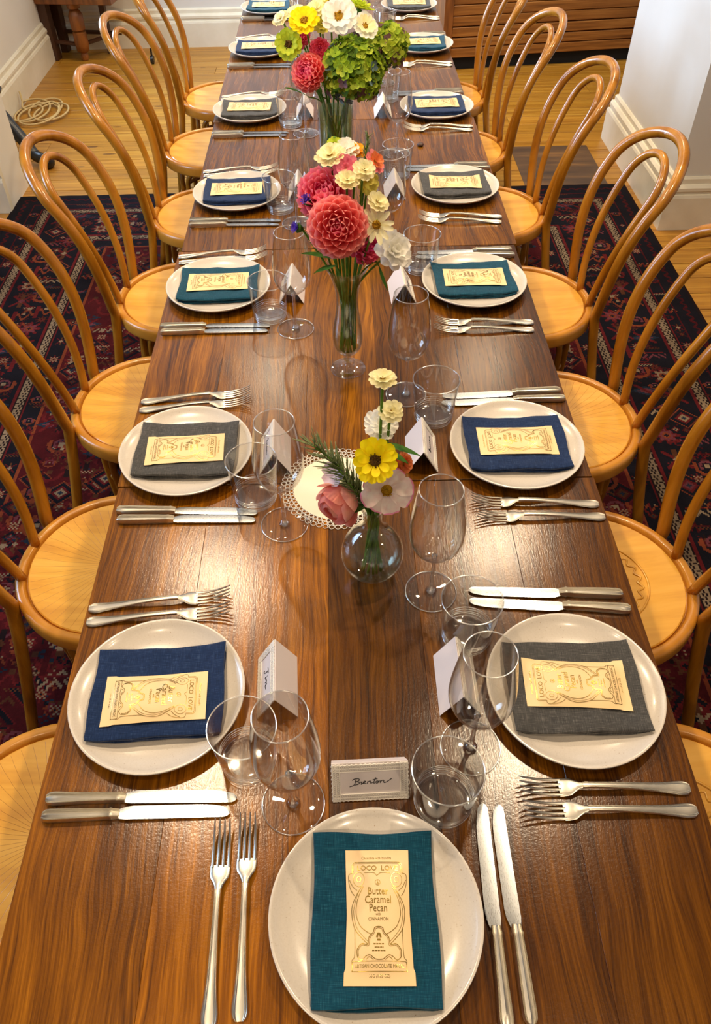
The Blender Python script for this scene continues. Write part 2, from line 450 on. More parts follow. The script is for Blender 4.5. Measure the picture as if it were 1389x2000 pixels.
def wallbox(name, x0, x1, y0, y1, z0=0.0, z1=CEIL, mat='wall_paint'):
    return structure(MB().box(x0, x1, y0, y1, z0, z1).build(name, mat, smooth=0))
structure(MB().box(FX0 - .2, FX1 + .2, FY0 - .2, FY1 + .2, CEIL, CEIL + 0.1).build('ceiling', 'ceiling_paint', smooth=0))
wallbox('wall_back', -2.4, FX1 + .2, FY1, FY1 + 0.15)
def window_wall(name, x0, x1, ya, yb, wy0, wy1, wz0, wz1):
    m = MB()
    m.box(x0, x1, ya, wy0, 0, CEIL); m.box(x0, x1, wy1, yb, 0, CEIL)
    m.box(x0, x1, wy0, wy1, 0, wz0); m.box(x0, x1, wy0, wy1, wz1, CEIL)
    return structure(m.build(name, 'wall_paint', smooth=0))
def window(name, x, wy0, wy1, wz0, wz1):
    r = bpy.data.objects.new(name, None); COL.objects.link(r); r.location = (x, (wy0 + wy1) / 2, wz0); structure(r)
    hw = (wy1 - wy0) / 2; h = wz1 - wz0
    m = MB(); f = 0.05
    for a, b in ((-hw, -hw + f), (hw - f, hw)): m.box(-.04, .04, a, b, 0, h)
    for a, b in ((0, f), (h - f, h), (h / 2 - f / 2, h / 2 + f / 2)): m.box(-.035, .035, -hw, hw, a, b)
    m.build('window_frame', 'trim_paint', r, 0)
    for z0, z1 in ((f, h / 2 - f / 2), (h / 2 + f / 2, h - f)):
        MB().box(-.003, .003, -hw + f, hw - f, z0, z1).build('pane', 'glass_thin', r, 0)
    return r
window_wall('wall_left', -2.30, -2.085, 4.2, FY1, 4.5, 5.6, 0.95, 2.3)
window('window_1', -2.19, 4.5, 5.6, 0.95, 2.3)
window_wall('wall_left_front', FX0, FX0 + 0.2, FY0, 3.93, 1.2, 2.6, 0.9, 2.4)
window('window_2', FX0 + .1, 1.2, 2.6, 0.9, 2.4)
wallbox('wall_right', FX1, FX1 + 0.2, FY0, FY1)
wallbox('wall_front', FX0, FX1, FY0 - 0.15, FY0)
wallbox('wall_pier_left', FX0, -1.70, 3.93, 4.215)
wallbox('wall_pier_right', 1.56, FX1, 3.60, 4.66)

def skirting(name, p0, p1, inward, m0=0, m1=0, h=0.245):
    """stepped skirting board along p0-p1, moulding steps towards inward"""
    p0 = Vector((*p0, 0)); p1 = Vector((*p1, 0)); d = (p1 - p0); L = d.length; d.normalize(); n = Vector((*inward, 0)).normalized()
    prof = [(0, 0), (.038, 0), (.038, .155), (.034, .168), (.026, .170), (.026, .180), (.032, .186), (.032, .200), (.022, .212), (.014, .214), (.014, .236), (.006, h), (0, h)]
    vs = []; fs = []; N = len(prof)
    for e, sg in ((p0, -m0), (p1, m1)):
        for a, z in prof: vs.append(e + n * a + d * (a * sg) + Vector((0, 0, z)))
    for k in range(N): fs.append((k, (k + 1) % N, N + (k + 1) % N, N + k))
    fs.append(tuple(range(N))); fs.append(tuple(range(N, 2 * N))[::-1])
    m = MB(); m.add(vs, fs)
    bm = bmesh.new(); me = m.mesh(name, 'trim_paint', 0); bm.from_mesh(me); bmesh.ops.recalc_face_normals(bm, faces=bm.faces); bm.to_mesh(me); bm.free()
    return structure(obj(name, me))
skirting('baseboard_back', (-2.085, FY1), (FX1, FY1), (0, -1))
skirting('baseboard_left', (-2.085, 4.215), (-2.085, FY1), (1, 0))
skirting('baseboard_pier_right_side', (1.56, 3.60), (1.56, 4.66), (-1, 0), 1, 1)
skirting('baseboard_pier_right_front', (1.56, 3.60), (FX1, 3.60), (0, -1), 1, 0)
skirting('baseboard_pier_right_back', (1.56, 4.66), (FX1, 4.66), (0, 1), 1, 0)
skirting('baseboard_pier_left_front', (FX0 + .2, 3.93), (-1.70, 3.93), (0, -1))

# recessed ceiling downlights, each with its own lamp; the nearest pairs are invented fill
for i, (x, y) in enumerate(SPOT_POS):
    t = thing('ceiling_downlight', 'unseen round white ceiling downlight, %s-hand row, %s from the front' % ('left' if x < 0 else 'right', ORD[sum(1 for q in SPOT_POS if q[0] * x > 0 and q[1] < y)]) if y < 5 else
              'recessed round white ceiling downlight near the back wall, %s side' % ('left' if x < 0 else 'right'), 'ceiling light', (x, y, CEIL), 0, 'ceiling downlights')
    MB().lathe([(.062, -.001), (.062, -.008), (.045, -.008), (.045, -.001)], 24).build('trim_ring', 'lamp_white', t)
    l = bpy.data.lights.new('downlight_lamp', 'SPOT'); l.energy = SPOT_W * (1.25 if y > 5 else 1.0 if y > 1 else 0.25 if y > 0 else 0.55); l.color = (1.0, 0.78, 0.52); l.spot_size = R(122); l.spot_blend = 0.7; l.shadow_soft_size = 0.035
    lo = bpy.data.objects.new('downlight_lamp', l); COL.objects.link(lo); lo.location = (0, 0, -0.03); lo.parent = t

# ------------------------------------------------------------------ rug (woven knot by knot from a small colour chart)
RX0, RX1, RY0, RY1 = -1.705, 1.49, -1.6, 4.06
KN = 0.0060
nx = int((RX1 - RX0) / KN); ny = int((RY1 - RY0) / KN)
PAL = np.array([srgb(*c)[:3] for c in [(24, 22, 32), (78, 18, 24), (104, 28, 32), (132, 62, 38), (150, 128, 104), (36, 48, 66), (112, 56, 66), (36, 22, 24), (90, 52, 34), (48, 54, 48)]])
G = np.zeros((ny, nx), int)
xs = (np.arange(nx) + .5) * KN; ysr = (np.arange(ny) + .5) * KN
ex = np.minimum(xs, nx * KN - xs)[None, :].repeat(ny, 0); ey = np.minimum(ysr, ny * KN - ysr)[:, None].repeat(nx, 1)
e = np.minimum(ex, ey)
along = np.where(ex < ey, ysr[:, None], xs[None, :])
G[:] = 0
def band(a, b, c): G[(e >= a) & (e < b)] = c
band(0, .012, 7); band(.012, .10, 0)
zz = (np.abs(((along / .045) % 1) - .5) * .05)
G[(e > .04) & (e < .065) & (np.abs(e - .0525 - (zz - .0125)) < .008)] = 1
band(.10, .108, 1); band(.108, .155, 0); band(.155, .163, 2)
band(.163, .207, 7)
for s_ in (0, .5):   # chain guard of cream crosses
    ph = (along / .058 + s_) % 1
    G[(e > .168) & (e < .202) & (np.abs(np.abs(e - .185) - np.abs(ph - .5) * .030) < .0034)] = 4
band(.207, .215, 2)
band(.215, .440, 0)
band(.440, .448, 2); band(.448, .492, 7)
for s_ in (0, .5):
    ph = (along / .058 + s_) % 1
    G[(e > .453) & (e < .487) & (np.abs(np.abs(e - .470) - np.abs(ph - .5) * .030) < .0034)] = 4
band(.492, .500, 2); band(.500, .56, 0); band(.56, .57, 3)
G[e >= .57] = 1
nr = np.random.RandomState(11)
def motif(kind):
    n = 21; yy, xx = np.mgrid[-10:11, -10:11]; r = np.hypot(xx, yy); a = np.arctan2(yy, xx); m = -np.ones((n, n), int)
    if kind == 0:
        m[r < 6.5 + 2.2 * np.cos(8 * a)] = 2; m[r < 4.6 + 1.4 * np.cos(8 * a)] = 4; m[r < 2.6] = 3; m[r < 1.2] = 0
    elif kind == 1:
        d = np.abs(xx) + np.abs(yy); m[d < 10] = 3; m[d < 8.5] = 0; m[d < 6] = 2; m[d < 3.4] = 4; m[d < 1.5] = 5
    elif kind == 2:
        m[(np.abs(yy - np.round(3 * np.sin(xx * .7))) < 1.2)] = 3; m[(np.abs(xx) < 1.2) & (np.abs(yy) < 8)] = 2; m[(np.abs(np.abs(xx) - 6) < 1.5) & (np.abs(yy - 4) < 1.5)] = 4
    elif kind == 3:
        m[(np.abs(r - 7) < 1.1) & (yy < 4)] = 3; m[(np.abs(r - 4) < 1.0) & (yy > -3)] = 6; m[r < 1.6] = 4
    elif kind == 4:
        m[(np.abs(xx) < 9) & (np.abs(yy + (np.abs(xx) % 4) - 1.5) < 1.0)] = 4; m[(np.abs(yy - 4) < 1.0) & (np.abs(xx) < 8)] = 2
    elif kind == 5:
        m[(np.abs(xx) + 2 * np.abs(yy) < 10)] = 5; m[(np.abs(xx) + 2 * np.abs(yy) < 6)] = 6; m[(np.abs(xx - yy) < 1.1) & (r < 9)] = 2
    else:
        m[(np.abs(np.abs(xx) - np.abs(yy)) < 1.1) & (r < 10)] = 2; m[(np.abs(xx) < 1.1) & (r < 9)] = 8; m[r < 2.2] = 4
    return m
MO = [motif(k) for k in range(7)]
def stamp(cx_, cy_, m):
    h = m.shape[0] // 2
    y0, x0 = cy_ - h, cx_ - h
    if y0 < 0 or x0 < 0 or y0 + m.shape[0] > ny or x0 + m.shape[1] > nx: return
    sub = G[y0:y0 + m.shape[0], x0:x0 + m.shape[1]]; sub[m >= 0] = m[m >= 0]
K = lambda d: int(d / KN)
# main border: a repeating sequence of paired motifs, mirrored left and right
seq = [0, 2, 3, 4, 1, 6, 0, 4, 5, 3, 2, 6]
small = [m_[::2, ::2] for m_ in MO]
def recol(f_, tab): return np.where(f_ >= 0, np.array(tab)[np.maximum(f_, 0)], -1)
DARK = [0, 0, 1, 2, 8, 5, 1, 7, 7, 9]
for k in range(2600):      # dim ground scatter everywhere between the bands
    xk = nr.randint(0, nx // 2); yk = nr.randint(0, ny); ee = min(xk * KN, yk * KN, (ny - yk) * KN)
    if (.115 < ee < .150) or (.245 < ee < .41) or (.51 < ee < .55):
        f_ = recol(small[nr.randint(7)], DARK); stamp(xk, yk, f_); stamp(nx - 1 - xk, yk, f_[:, ::-1])
yk = K(.22); q = 0
while yk < ny - K(.2):
    for off in (.285, .375):
        f_ = MO[seq[(q + (3 if off > .3 else 0)) % len(seq)]]
        if q % 2: f_ = recol(f_, [0, 1, 2, 3, 6, 5, 6, 7, 8, 9])
        stamp(K(off), yk + (6 if off > .3 else 0), f_); stamp(nx - 1 - K(off), yk + (6 if off > .3 else 0), f_[:, ::-1])
    f_ = small[seq[(q * 5 + 1) % len(seq)]]
    for off in (.130, .330, .530): stamp(K(off), yk + 11, f_); stamp(nx - 1 - K(off), yk + 11, f_[:, ::-1])
    yk += 21; q += 1
xk = K(.5); q = 0
while xk < nx - K(.5):
    for off in (.285, .375): stamp(xk, ny - 1 - K(off), MO[seq[q % len(seq)]].T); stamp(xk, K(off), MO[seq[q % len(seq)]].T)
    f_ = small[seq[(q * 5 + 1) % len(seq)]]
    for off in (.130, .330): stamp(xk + 10, ny - 1 - K(off), f_)
    xk += 21; q += 1
# field: scattered floral chart mirrored about the middle
for k in range(2600):
    xk = nr.randint(K(.60), nx // 2 + 8); yk = nr.randint(K(.60), ny - K(.6))
    f_ = MO[nr.randint(7)] if nr.rand() < .45 else small[nr.randint(7)]
    if nr.rand() < .55: f_ = recol(f_, DARK)
    stamp(xk, yk, f_); stamp(nx - 1 - xk, yk, f_[:, ::-1])
jit = nr.rand(ny, nx, 1) * .28 + .86
colr = PAL[G] * .60 * jit * (1 + .15 * np.sin(ysr * 9 + np.sin(ysr * 31))[:, None, None])
vx = np.linspace(RX0, RX1, nx + 1); vy = np.linspace(RY0, RY1, ny + 1)
VX, VY = np.meshgrid(vx, vy); VZ = 0.010 + .0006 * np.sin(VX * 60) * np.sin(VY * 47)
verts = np.stack([VX, VY, VZ], -1).reshape(-1, 3)
ii = (np.arange(ny)[:, None] * (nx + 1) + np.arange(nx)[None, :]).reshape(-1)
faces = np.stack([ii, ii + 1, ii + nx + 2, ii + nx + 1], -1)
me = bpy.data.meshes.new('rug')
me.vertices.add(len(verts)); me.vertices.foreach_set('co', verts.reshape(-1).astype(np.float32))
me.loops.add(faces.size); me.loops.foreach_set('vertex_index', faces.reshape(-1).astype(np.int32))
me.polygons.add(len(faces)); me.polygons.foreach_set('loop_start', (np.arange(len(faces)) * 4).astype(np.int32))
at = me.attributes.new('knot', 'FLOAT_COLOR', 'FACE')
at.data.foreach_set('color', np.concatenate([colr, np.ones((ny, nx, 1))], -1).reshape(-1).astype(np.float32))
me.materials.append(MAT['rug_wool']); me.update(calc_edges=True); me.validate()
rug = thing('patterned_rug', 'large dark red and navy patterned wool rug under the table and chairs', 'rug', (0, 0, 0))
obj('pile', me, rug)
MB().box(RX0, RX1, RY0, RY1, 0.001, 0.0092).build('backing', 'black_void', rug, 0)

# ================================================================== TABLES
W2 = 0.469
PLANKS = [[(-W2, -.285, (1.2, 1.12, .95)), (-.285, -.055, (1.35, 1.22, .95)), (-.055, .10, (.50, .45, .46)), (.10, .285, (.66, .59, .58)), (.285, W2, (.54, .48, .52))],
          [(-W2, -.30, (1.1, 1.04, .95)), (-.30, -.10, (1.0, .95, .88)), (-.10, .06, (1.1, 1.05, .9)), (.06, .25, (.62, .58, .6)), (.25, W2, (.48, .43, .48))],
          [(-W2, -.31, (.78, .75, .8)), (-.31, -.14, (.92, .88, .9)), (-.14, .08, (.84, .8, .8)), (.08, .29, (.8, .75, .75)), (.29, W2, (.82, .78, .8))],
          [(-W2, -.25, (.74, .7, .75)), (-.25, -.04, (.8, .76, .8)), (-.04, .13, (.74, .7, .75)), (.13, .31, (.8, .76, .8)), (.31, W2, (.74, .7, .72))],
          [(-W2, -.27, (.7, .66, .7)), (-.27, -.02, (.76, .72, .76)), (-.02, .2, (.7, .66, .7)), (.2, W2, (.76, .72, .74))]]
SEAMS = [0.163, 1.096, 2.028, 2.964, 3.900, 4.836]
TLAB = ['nearest square table, orange-brown planks, under the bulb vase', 'second square table from the front, under the footed vase and a lace doily edge',
        'third square table from the front, under the tall cylinder vase', 'fourth square table from the front, dark brown planks', 'farthest square dark brown table before the back wall']
for ti in range(5):
    y0, y1 = SEAMS[ti] + .0018, SEAMS[ti + 1] - .0018
    yc = (y0 + y1) / 2; L = y1 - y0
    t = thing('dining_table', TLAB[ti], 'table', (0, yc, 0), 0, 'square tables joined end to end')
    dx = [0, -.003, .004, -.002, .002][ti]
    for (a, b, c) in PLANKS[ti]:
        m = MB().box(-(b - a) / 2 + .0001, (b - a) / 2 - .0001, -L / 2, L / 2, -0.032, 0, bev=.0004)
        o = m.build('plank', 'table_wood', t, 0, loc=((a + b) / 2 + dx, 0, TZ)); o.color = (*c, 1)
    ap = MB()
    for s_ in (-1, 1):
        ap.box(-.40, .40, s_ * (L / 2 - .07) - .011, s_ * (L / 2 - .07) + .011, TZ - .115, TZ - .033)
        ap.box(s_ * .40 - .011, s_ * .40 + .011, -L / 2 + .07, L / 2 - .07, TZ - .115, TZ - .033)
    ap.build('apron', 'table_dark', t, 0)
    for sx in (-1, 1):
        for sy in (-1, 1):
            MB().lathe([(0, .011), (.018, .011), (.022, .05), (.030, .50), (.034, TZ - .12), (.034, TZ - .034), (0, TZ - .034)], 12).build('leg', 'table_dark', t, loc=(sx * .195, sy * (L / 2 - .09), 0))

# ================================================================== CHAIRS
SH = TZ - 0.29       # seat height
SR = 0.222
def loop_pts(v0, vm, wa, ht, u0, ua, ut, uf=None, vf=None):
    P = []; pw = math.log((ua - u0) / (ut - u0)) / math.log(wa / ht)
    if uf is not None:
        for k in range(8):
            w_ = -(SH - .012) * (1 - k / 8); q = -w_ / .46
            P.append((u0 + (uf - u0) * q ** 1.3, v0 + (vf - v0) * q, SH + w_))
    for k in range(14):
        q = k / 14; P.append((u0 + (ut - u0) * (wa * q / ht) ** pw, v0 + (vm - v0) * (2 * q - q * q), SH + wa * q))
    for k in range(15):
        a = PI / 2 * k / 14; w_ = wa + (ht - wa) * math.sin(a); P.append((u0 + (ut - u0) * (w_ / ht) ** pw, vm * math.cos(a), SH + w_))
    return P + [(x, -y, z) for x, y, z in P[::-1][1:]]
def chair_meshes():
    D = {}
    prof = [(SR - .034, -.046), (SR - .006, -.046), (SR - .0015, -.043), (SR, -.038), (SR, -.014), (SR - .0012, -.007), (SR - .005, -.002), (SR - .010, 0.0), (SR - .018, -.0005), (SR - .022, -.003), (SR - .0240, -.009), (SR - .0255, -.016), (SR - .034, -.018)]
    D['seat_rim'] = MB().lathe(prof, 48, closed=True).mesh('seat_rim', 'seat_rim_wood', 60)
    pan = [(0, -.024), (SR - .0285, -.024), (SR - .0285, -.0095), (SR - .031, -.0075)] + [(r_, -.0095 - .004 * (1 - (r_ / .19) ** 2)) for r_ in (.16, .12, .08, .04)] + [(0, -.0135)]
    D['plain'] = MB().lathe(pan, 48).mesh('seat_panel', 'seat_plain', 40)
    D['rays'] = MB().lathe(pan, 48).mesh('seat_panel', 'seat_rays', 40)
    # pressed shell in a circle
    m = MB(); top = lambda x, y: -.0095 - .004 * (1 - (math.hypot(x, y) / .19) ** 2)
    ring = [(.115 * math.cos(a), .115 * math.sin(a), top(.115, 0) + .0006) for a in [2 * PI * k / 60 for k in range(60)]]
    m.tube(ring, .0028, 6, closed=True)
    for k in range(15):
        a = PI * (0.08 + 0.84 * k / 14) - PI / 2
        pts = []
        for q in range(9):
            r_ = .018 + .070 * q / 8; aa = a * (0.75 + .25 * q / 8)
            x, y = -.045 + r_ * math.cos(aa) * 1.35, r_ * math.sin(aa) * 1.15
            pts.append((x, y, top(x, y) + .0010))
        m.tube(pts, [.0020 + .0026 * q / 8 for q in range(9)], 6)
    for sg in (-1, 1):
        pts = []
        for q in range(26):
            a = q / 25 * 4.2; r_ = .030 * (1 - q / 32)
            x, y = -.045 + .02 * math.cos(a) - .02, sg * (.062 + r_ * math.sin(a) * .8 + .012)
            x += r_ * math.cos(a)
            pts.append((x, y, top(x, y) + .0005))
        m.tube(pts, .0026, 6)
    sc = spline([(.075 + .012 * math.cos(k * PI), .0, 0) for k in range(2)], 2)
    pts = []
    for k in range(60):
        a = -1.35 + 2.7 * k / 59; r_ = .098 + .006 * math.cos(k * 2 * PI / 6)
        pts.append((r_ * math.cos(a), r_ * math.sin(a), top(r_, 0) + .0004))
    m.tube(pts, .0026, 6)
    D['shell'] = m.mesh('embossed_shell', 'seat_plain', 180)
    P = loop_pts(.128, .186, .374, .485, .196, .268, .366, .262, .212)
    D['outer'] = MB().tube(P, [.0155 if p[2] > SH - .1 else .0155 - .003 * (SH - p[2]) for p in P], 12).mesh('back_hoop', 'bentwood', 180)
    Pi = loop_pts(.050, .100, .352, .440, .200, .284, .330)
    Pi = [(Pi[0][0] + .0, Pi[0][1], SH - .006)] + Pi[1:-1] + [(Pi[-1][0], Pi[-1][1], SH - .006)]
    D['inner'] = MB().tube(Pi, .0118, 10).mesh('inner_hoop', 'bentwood', 180)
    D['leg'] = MB().tube([(0, 0, SH - .045), (.004, 0, SH - .15), (.018, 0, .24), (.042, 0, .012)], [.017, .0165, .015, .0125], 10).mesh('leg', 'bentwood', 60)
    D['ring'] = MB().tube([(.165 * math.cos(a), .165 * math.sin(a), SH - .19) for a in [2 * PI * k / 40 for k in range(40)]], .0095, 8, closed=True).mesh('stretcher_ring', 'bentwood', 180)
    ho = spline([(0, -.095, .012 + .16), (0, -.105, SH - .16), (0, -.095, SH - .085), (0, -.05, SH - .058), (0, .05, SH - .058), (0, .095, SH - .085), (0, .105, SH - .16), (0, .095, .012 + .16)], 5)
    D['brace'] = MB().tube(ho, .0105, 8).mesh('hoop_brace', 'bentwood', 180)
    return D
CH = chair_meshes()
def chair(x, y, rz, kind, label):
    t = thing('bentwood_chair', label, 'chair', (x, y, 0.011), rz, 'bentwood chairs around the long table')
    for nm, me, z in (('seat_rim', CH['seat_rim'], SH), ('seat_panel', CH['rays' if kind == 'rays' else 'plain'], SH)):
        o = obj(nm, me, t); o.location = (0, 0, z - .011)
        if nm == 'seat_panel' and kind == 'shell':
            s_ = obj('embossed_shell', CH['shell'], o); s_.rotation_euler = (0, 0, 0)
    for nm, k in (('back_hoop', 'outer'), ('inner_hoop', 'inner'), ('stretcher_ring', 'ring')):
        o = obj(nm, CH[k], t); o.location = (0, 0, -.011)
    for a in (-1, 1):
        o = obj('leg', CH['leg'], t); ang = PI - a * R(42)
        o.location = (.175 * math.cos(ang), .175 * math.sin(ang), -.011); o.rotation_euler = (0, 0, ang)
    for k in range(4):
        ang = PI / 4 + k * PI / 2 + PI / 4
        o = obj('hoop_brace', CH['brace'], t); o.location = (.135 * math.cos(ang), .135 * math.sin(ang), -.011); o.rotation_euler = (0, 0, ang)
    return t
LCH = [(-.556, .530, .05, 'rays'), (-.556, 1.150, .05, 'rays'), (-.563, 1.735, .056, 'rays'), (-.540, 2.290, .05, 'plain'), (-.519, 2.880, .02, 'plain'), (-.560, 3.495, .09, 'plain'), (-.562, 4.105, .05, 'plain')]
RCH = [(.550, .505, .05, 'shell'), (.533, 1.070, .05, 'shell'), (.558, 1.620, .064, 'rays'), (.568, 2.215, .053, 'plain'), (.538, 2.842, .055, 'plain'), (.488, 3.425, .058, 'plain'), (.486, 4.050, .05, 'plain')]
SEATW = {'rays': 'with ray-grooved seat', 'plain': 'with plain smooth seat', 'shell': 'with shell-pressed seat'}
for side, rows in (('left', LCH), ('right', RCH)):
    for i, (x, y, th, kind) in enumerate(rows):
        chair(x, y, PI - th if side == 'left' else th, kind, 'honey bentwood chair %s, %s along the %s side from the front' % (SEATW[kind], ORD[i], side))

# ================================================================== PLACE SETTINGS
# key: plate centre, rotation (0 = diner at the near end), napkin colour
SETS = {'F': (.004, .301, 0, 'teal')}
for i, (x, y, c) in enumerate([(-.318, .624, 'navy'), (-.343, 1.180, 'grey'), (-.338, 1.816, 'teal'), (-.333, 2.358, 'navy'), (-.340, 3.035, 'grey'), (-.344, 3.739, 'navy'), (-.339, 4.359, 'teal')]):
    SETS['L%d' % (i + 2)] = (x, y, -PI / 2, c)
for i, (x, y, c) in enumerate([(.323, .618, 'grey'), (.327, 1.177, 'navy'), (.323, 1.811, 'teal'), (.337, 2.371, 'grey'), (.344, 3.030, 'navy'), (.350, 3.749, 'teal'), (.339, 4.350, 'grey')]):
    SETS['R%d' % (i + 2)] = (x, y, PI / 2, c)
def where(k):
    return 'at the near head place' if k == 'F' else 'at the %s %s-hand place' % (ORD[int(k[1]) - 2], 'left' if k[0] == 'L' else 'right')

plate_me = MB().lathe([(0, .0035), (.062, .0035), (.066, .0), (.072, .0), (.075, .0035), (.105, .0075), (.126, .0150), (.1335, .0205), (.1350, .0228), (.1345, .0245), (.1325, .0250), (.1306, .0243), (.1298, .0236), (.1286, .0232), (.1265, .0212), (.1150, .0152), (.098, .0100), (.080, .0082), (0, .0080)], 72).mesh('plate', 'stoneware', 50)

def slab(m, wx, ly, t, zf, ox=0, oy=0, rot=0.0, seed=0, nx=14, ny=18, ew=.0015):
    """soft-edged cloth slab"""
    r_ = random.Random(seed); ph = [r_.uniform(0, 6.28) for _ in range(8)]
    lv = [(t * .55, 0), (t * .12, t * .16), (0, t * .5), (t * .12, t * .84), (t * .55, t)]
    ca, sa = math.cos(rot), math.sin(rot)
    def P(u, v, ins, z):
        hx, hy = wx / 2 - ins, ly / 2 - ins
        x = u * hx + ew * math.sin(v * 4 + ph[0]) * (1 if u > 0 else -1) * abs(u) ** 4
        y = v * hy + ew * math.sin(u * 3.5 + ph[1]) * (1 if v > 0 else -1) * abs(v) ** 4
        q = .0008 * math.sin(u * 5 + ph[2]) * math.sin(v * 6 + ph[3]) + .0007 * math.sin(v * 11 + ph[4] + u * 2)
        X, Y = ox + x * ca - y * sa, oy + x * sa + y * ca
        return (X, Y, z + zf(X, Y) + q)
    border = [(i, 0) for i in range(nx)] + [(nx, j) for j in range(ny)] + [(nx - i, ny) for i in range(nx)] + [(0, ny - j) for j in range(ny)]
    vs = []; fs = []; g0 = {}; g1 = {}
    for j in range(ny + 1):
        for i in range(nx + 1):
            u, v = -1 + 2 * i / nx, -1 + 2 * j / ny
            g0[i, j] = len(vs); vs.append(P(u, v, *lv[0])); g1[i, j] = len(vs); vs.append(P(u, v, *lv[4]))
    for j in range(ny):
        for i in range(nx):
            fs.append((g0[i, j], g0[i, j + 1], g0[i + 1, j + 1], g0[i + 1, j])); fs.append((g1[i, j], g1[i + 1, j], g1[i + 1, j + 1], g1[i, j + 1]))
    rings = [[g0[b] for b in border]]
    for l in lv[1:4]:
        rg = []
        for (i, j) in border: rg.append(len(vs)); vs.append(P(-1 + 2 * i / nx, -1 + 2 * j / ny, *l))
        rings.append(rg)
    rings.append([g1[b] for b in border]); n = len(border)
    for a, b in zip(rings[:-1], rings[1:]):
        for k in range(n): fs.append((a[k], a[(k + 1) % n], b[(k + 1) % n], b[k]))
    m.add(vs, fs)
def napkin_mesh(col, seed):
    r_ = random.Random(seed)
    sag = lambda x, y: .0085 + .0055 * (abs(y) / .1) ** 5 + .0010 * (abs(x) / .078) ** 4
    m = MB()
    slab(m, .152, .200, .0052, lambda x, y: sag(x, y), 0, 0, r_.uniform(-.02, .02), seed)
    slab(m, .150, .196, .0050, lambda x, y: sag(x, y) + .0048, r_.uniform(-.002, .002), r_.uniform(-.002, .003), r_.uniform(-.025, .025), seed + 1)
    slab(m, .156, .202, .0060, lambda x, y: sag(x, y) + .0094, r_.uniform(-.002, .002), .002, r_.uniform(-.02, .02), seed + 2, ew=.0015)
    return m.mesh('napkin', 'linen_' + col, 50)
NTOP = .0085 + .0094 + .0060
NAP = {}
for c in ('teal', 'navy', 'grey'):
    for q in range(2): NAP[c, q] = napkin_mesh(c, 10 + q * 5 + {'teal': 0, 'navy': 20, 'grey': 40}[c])

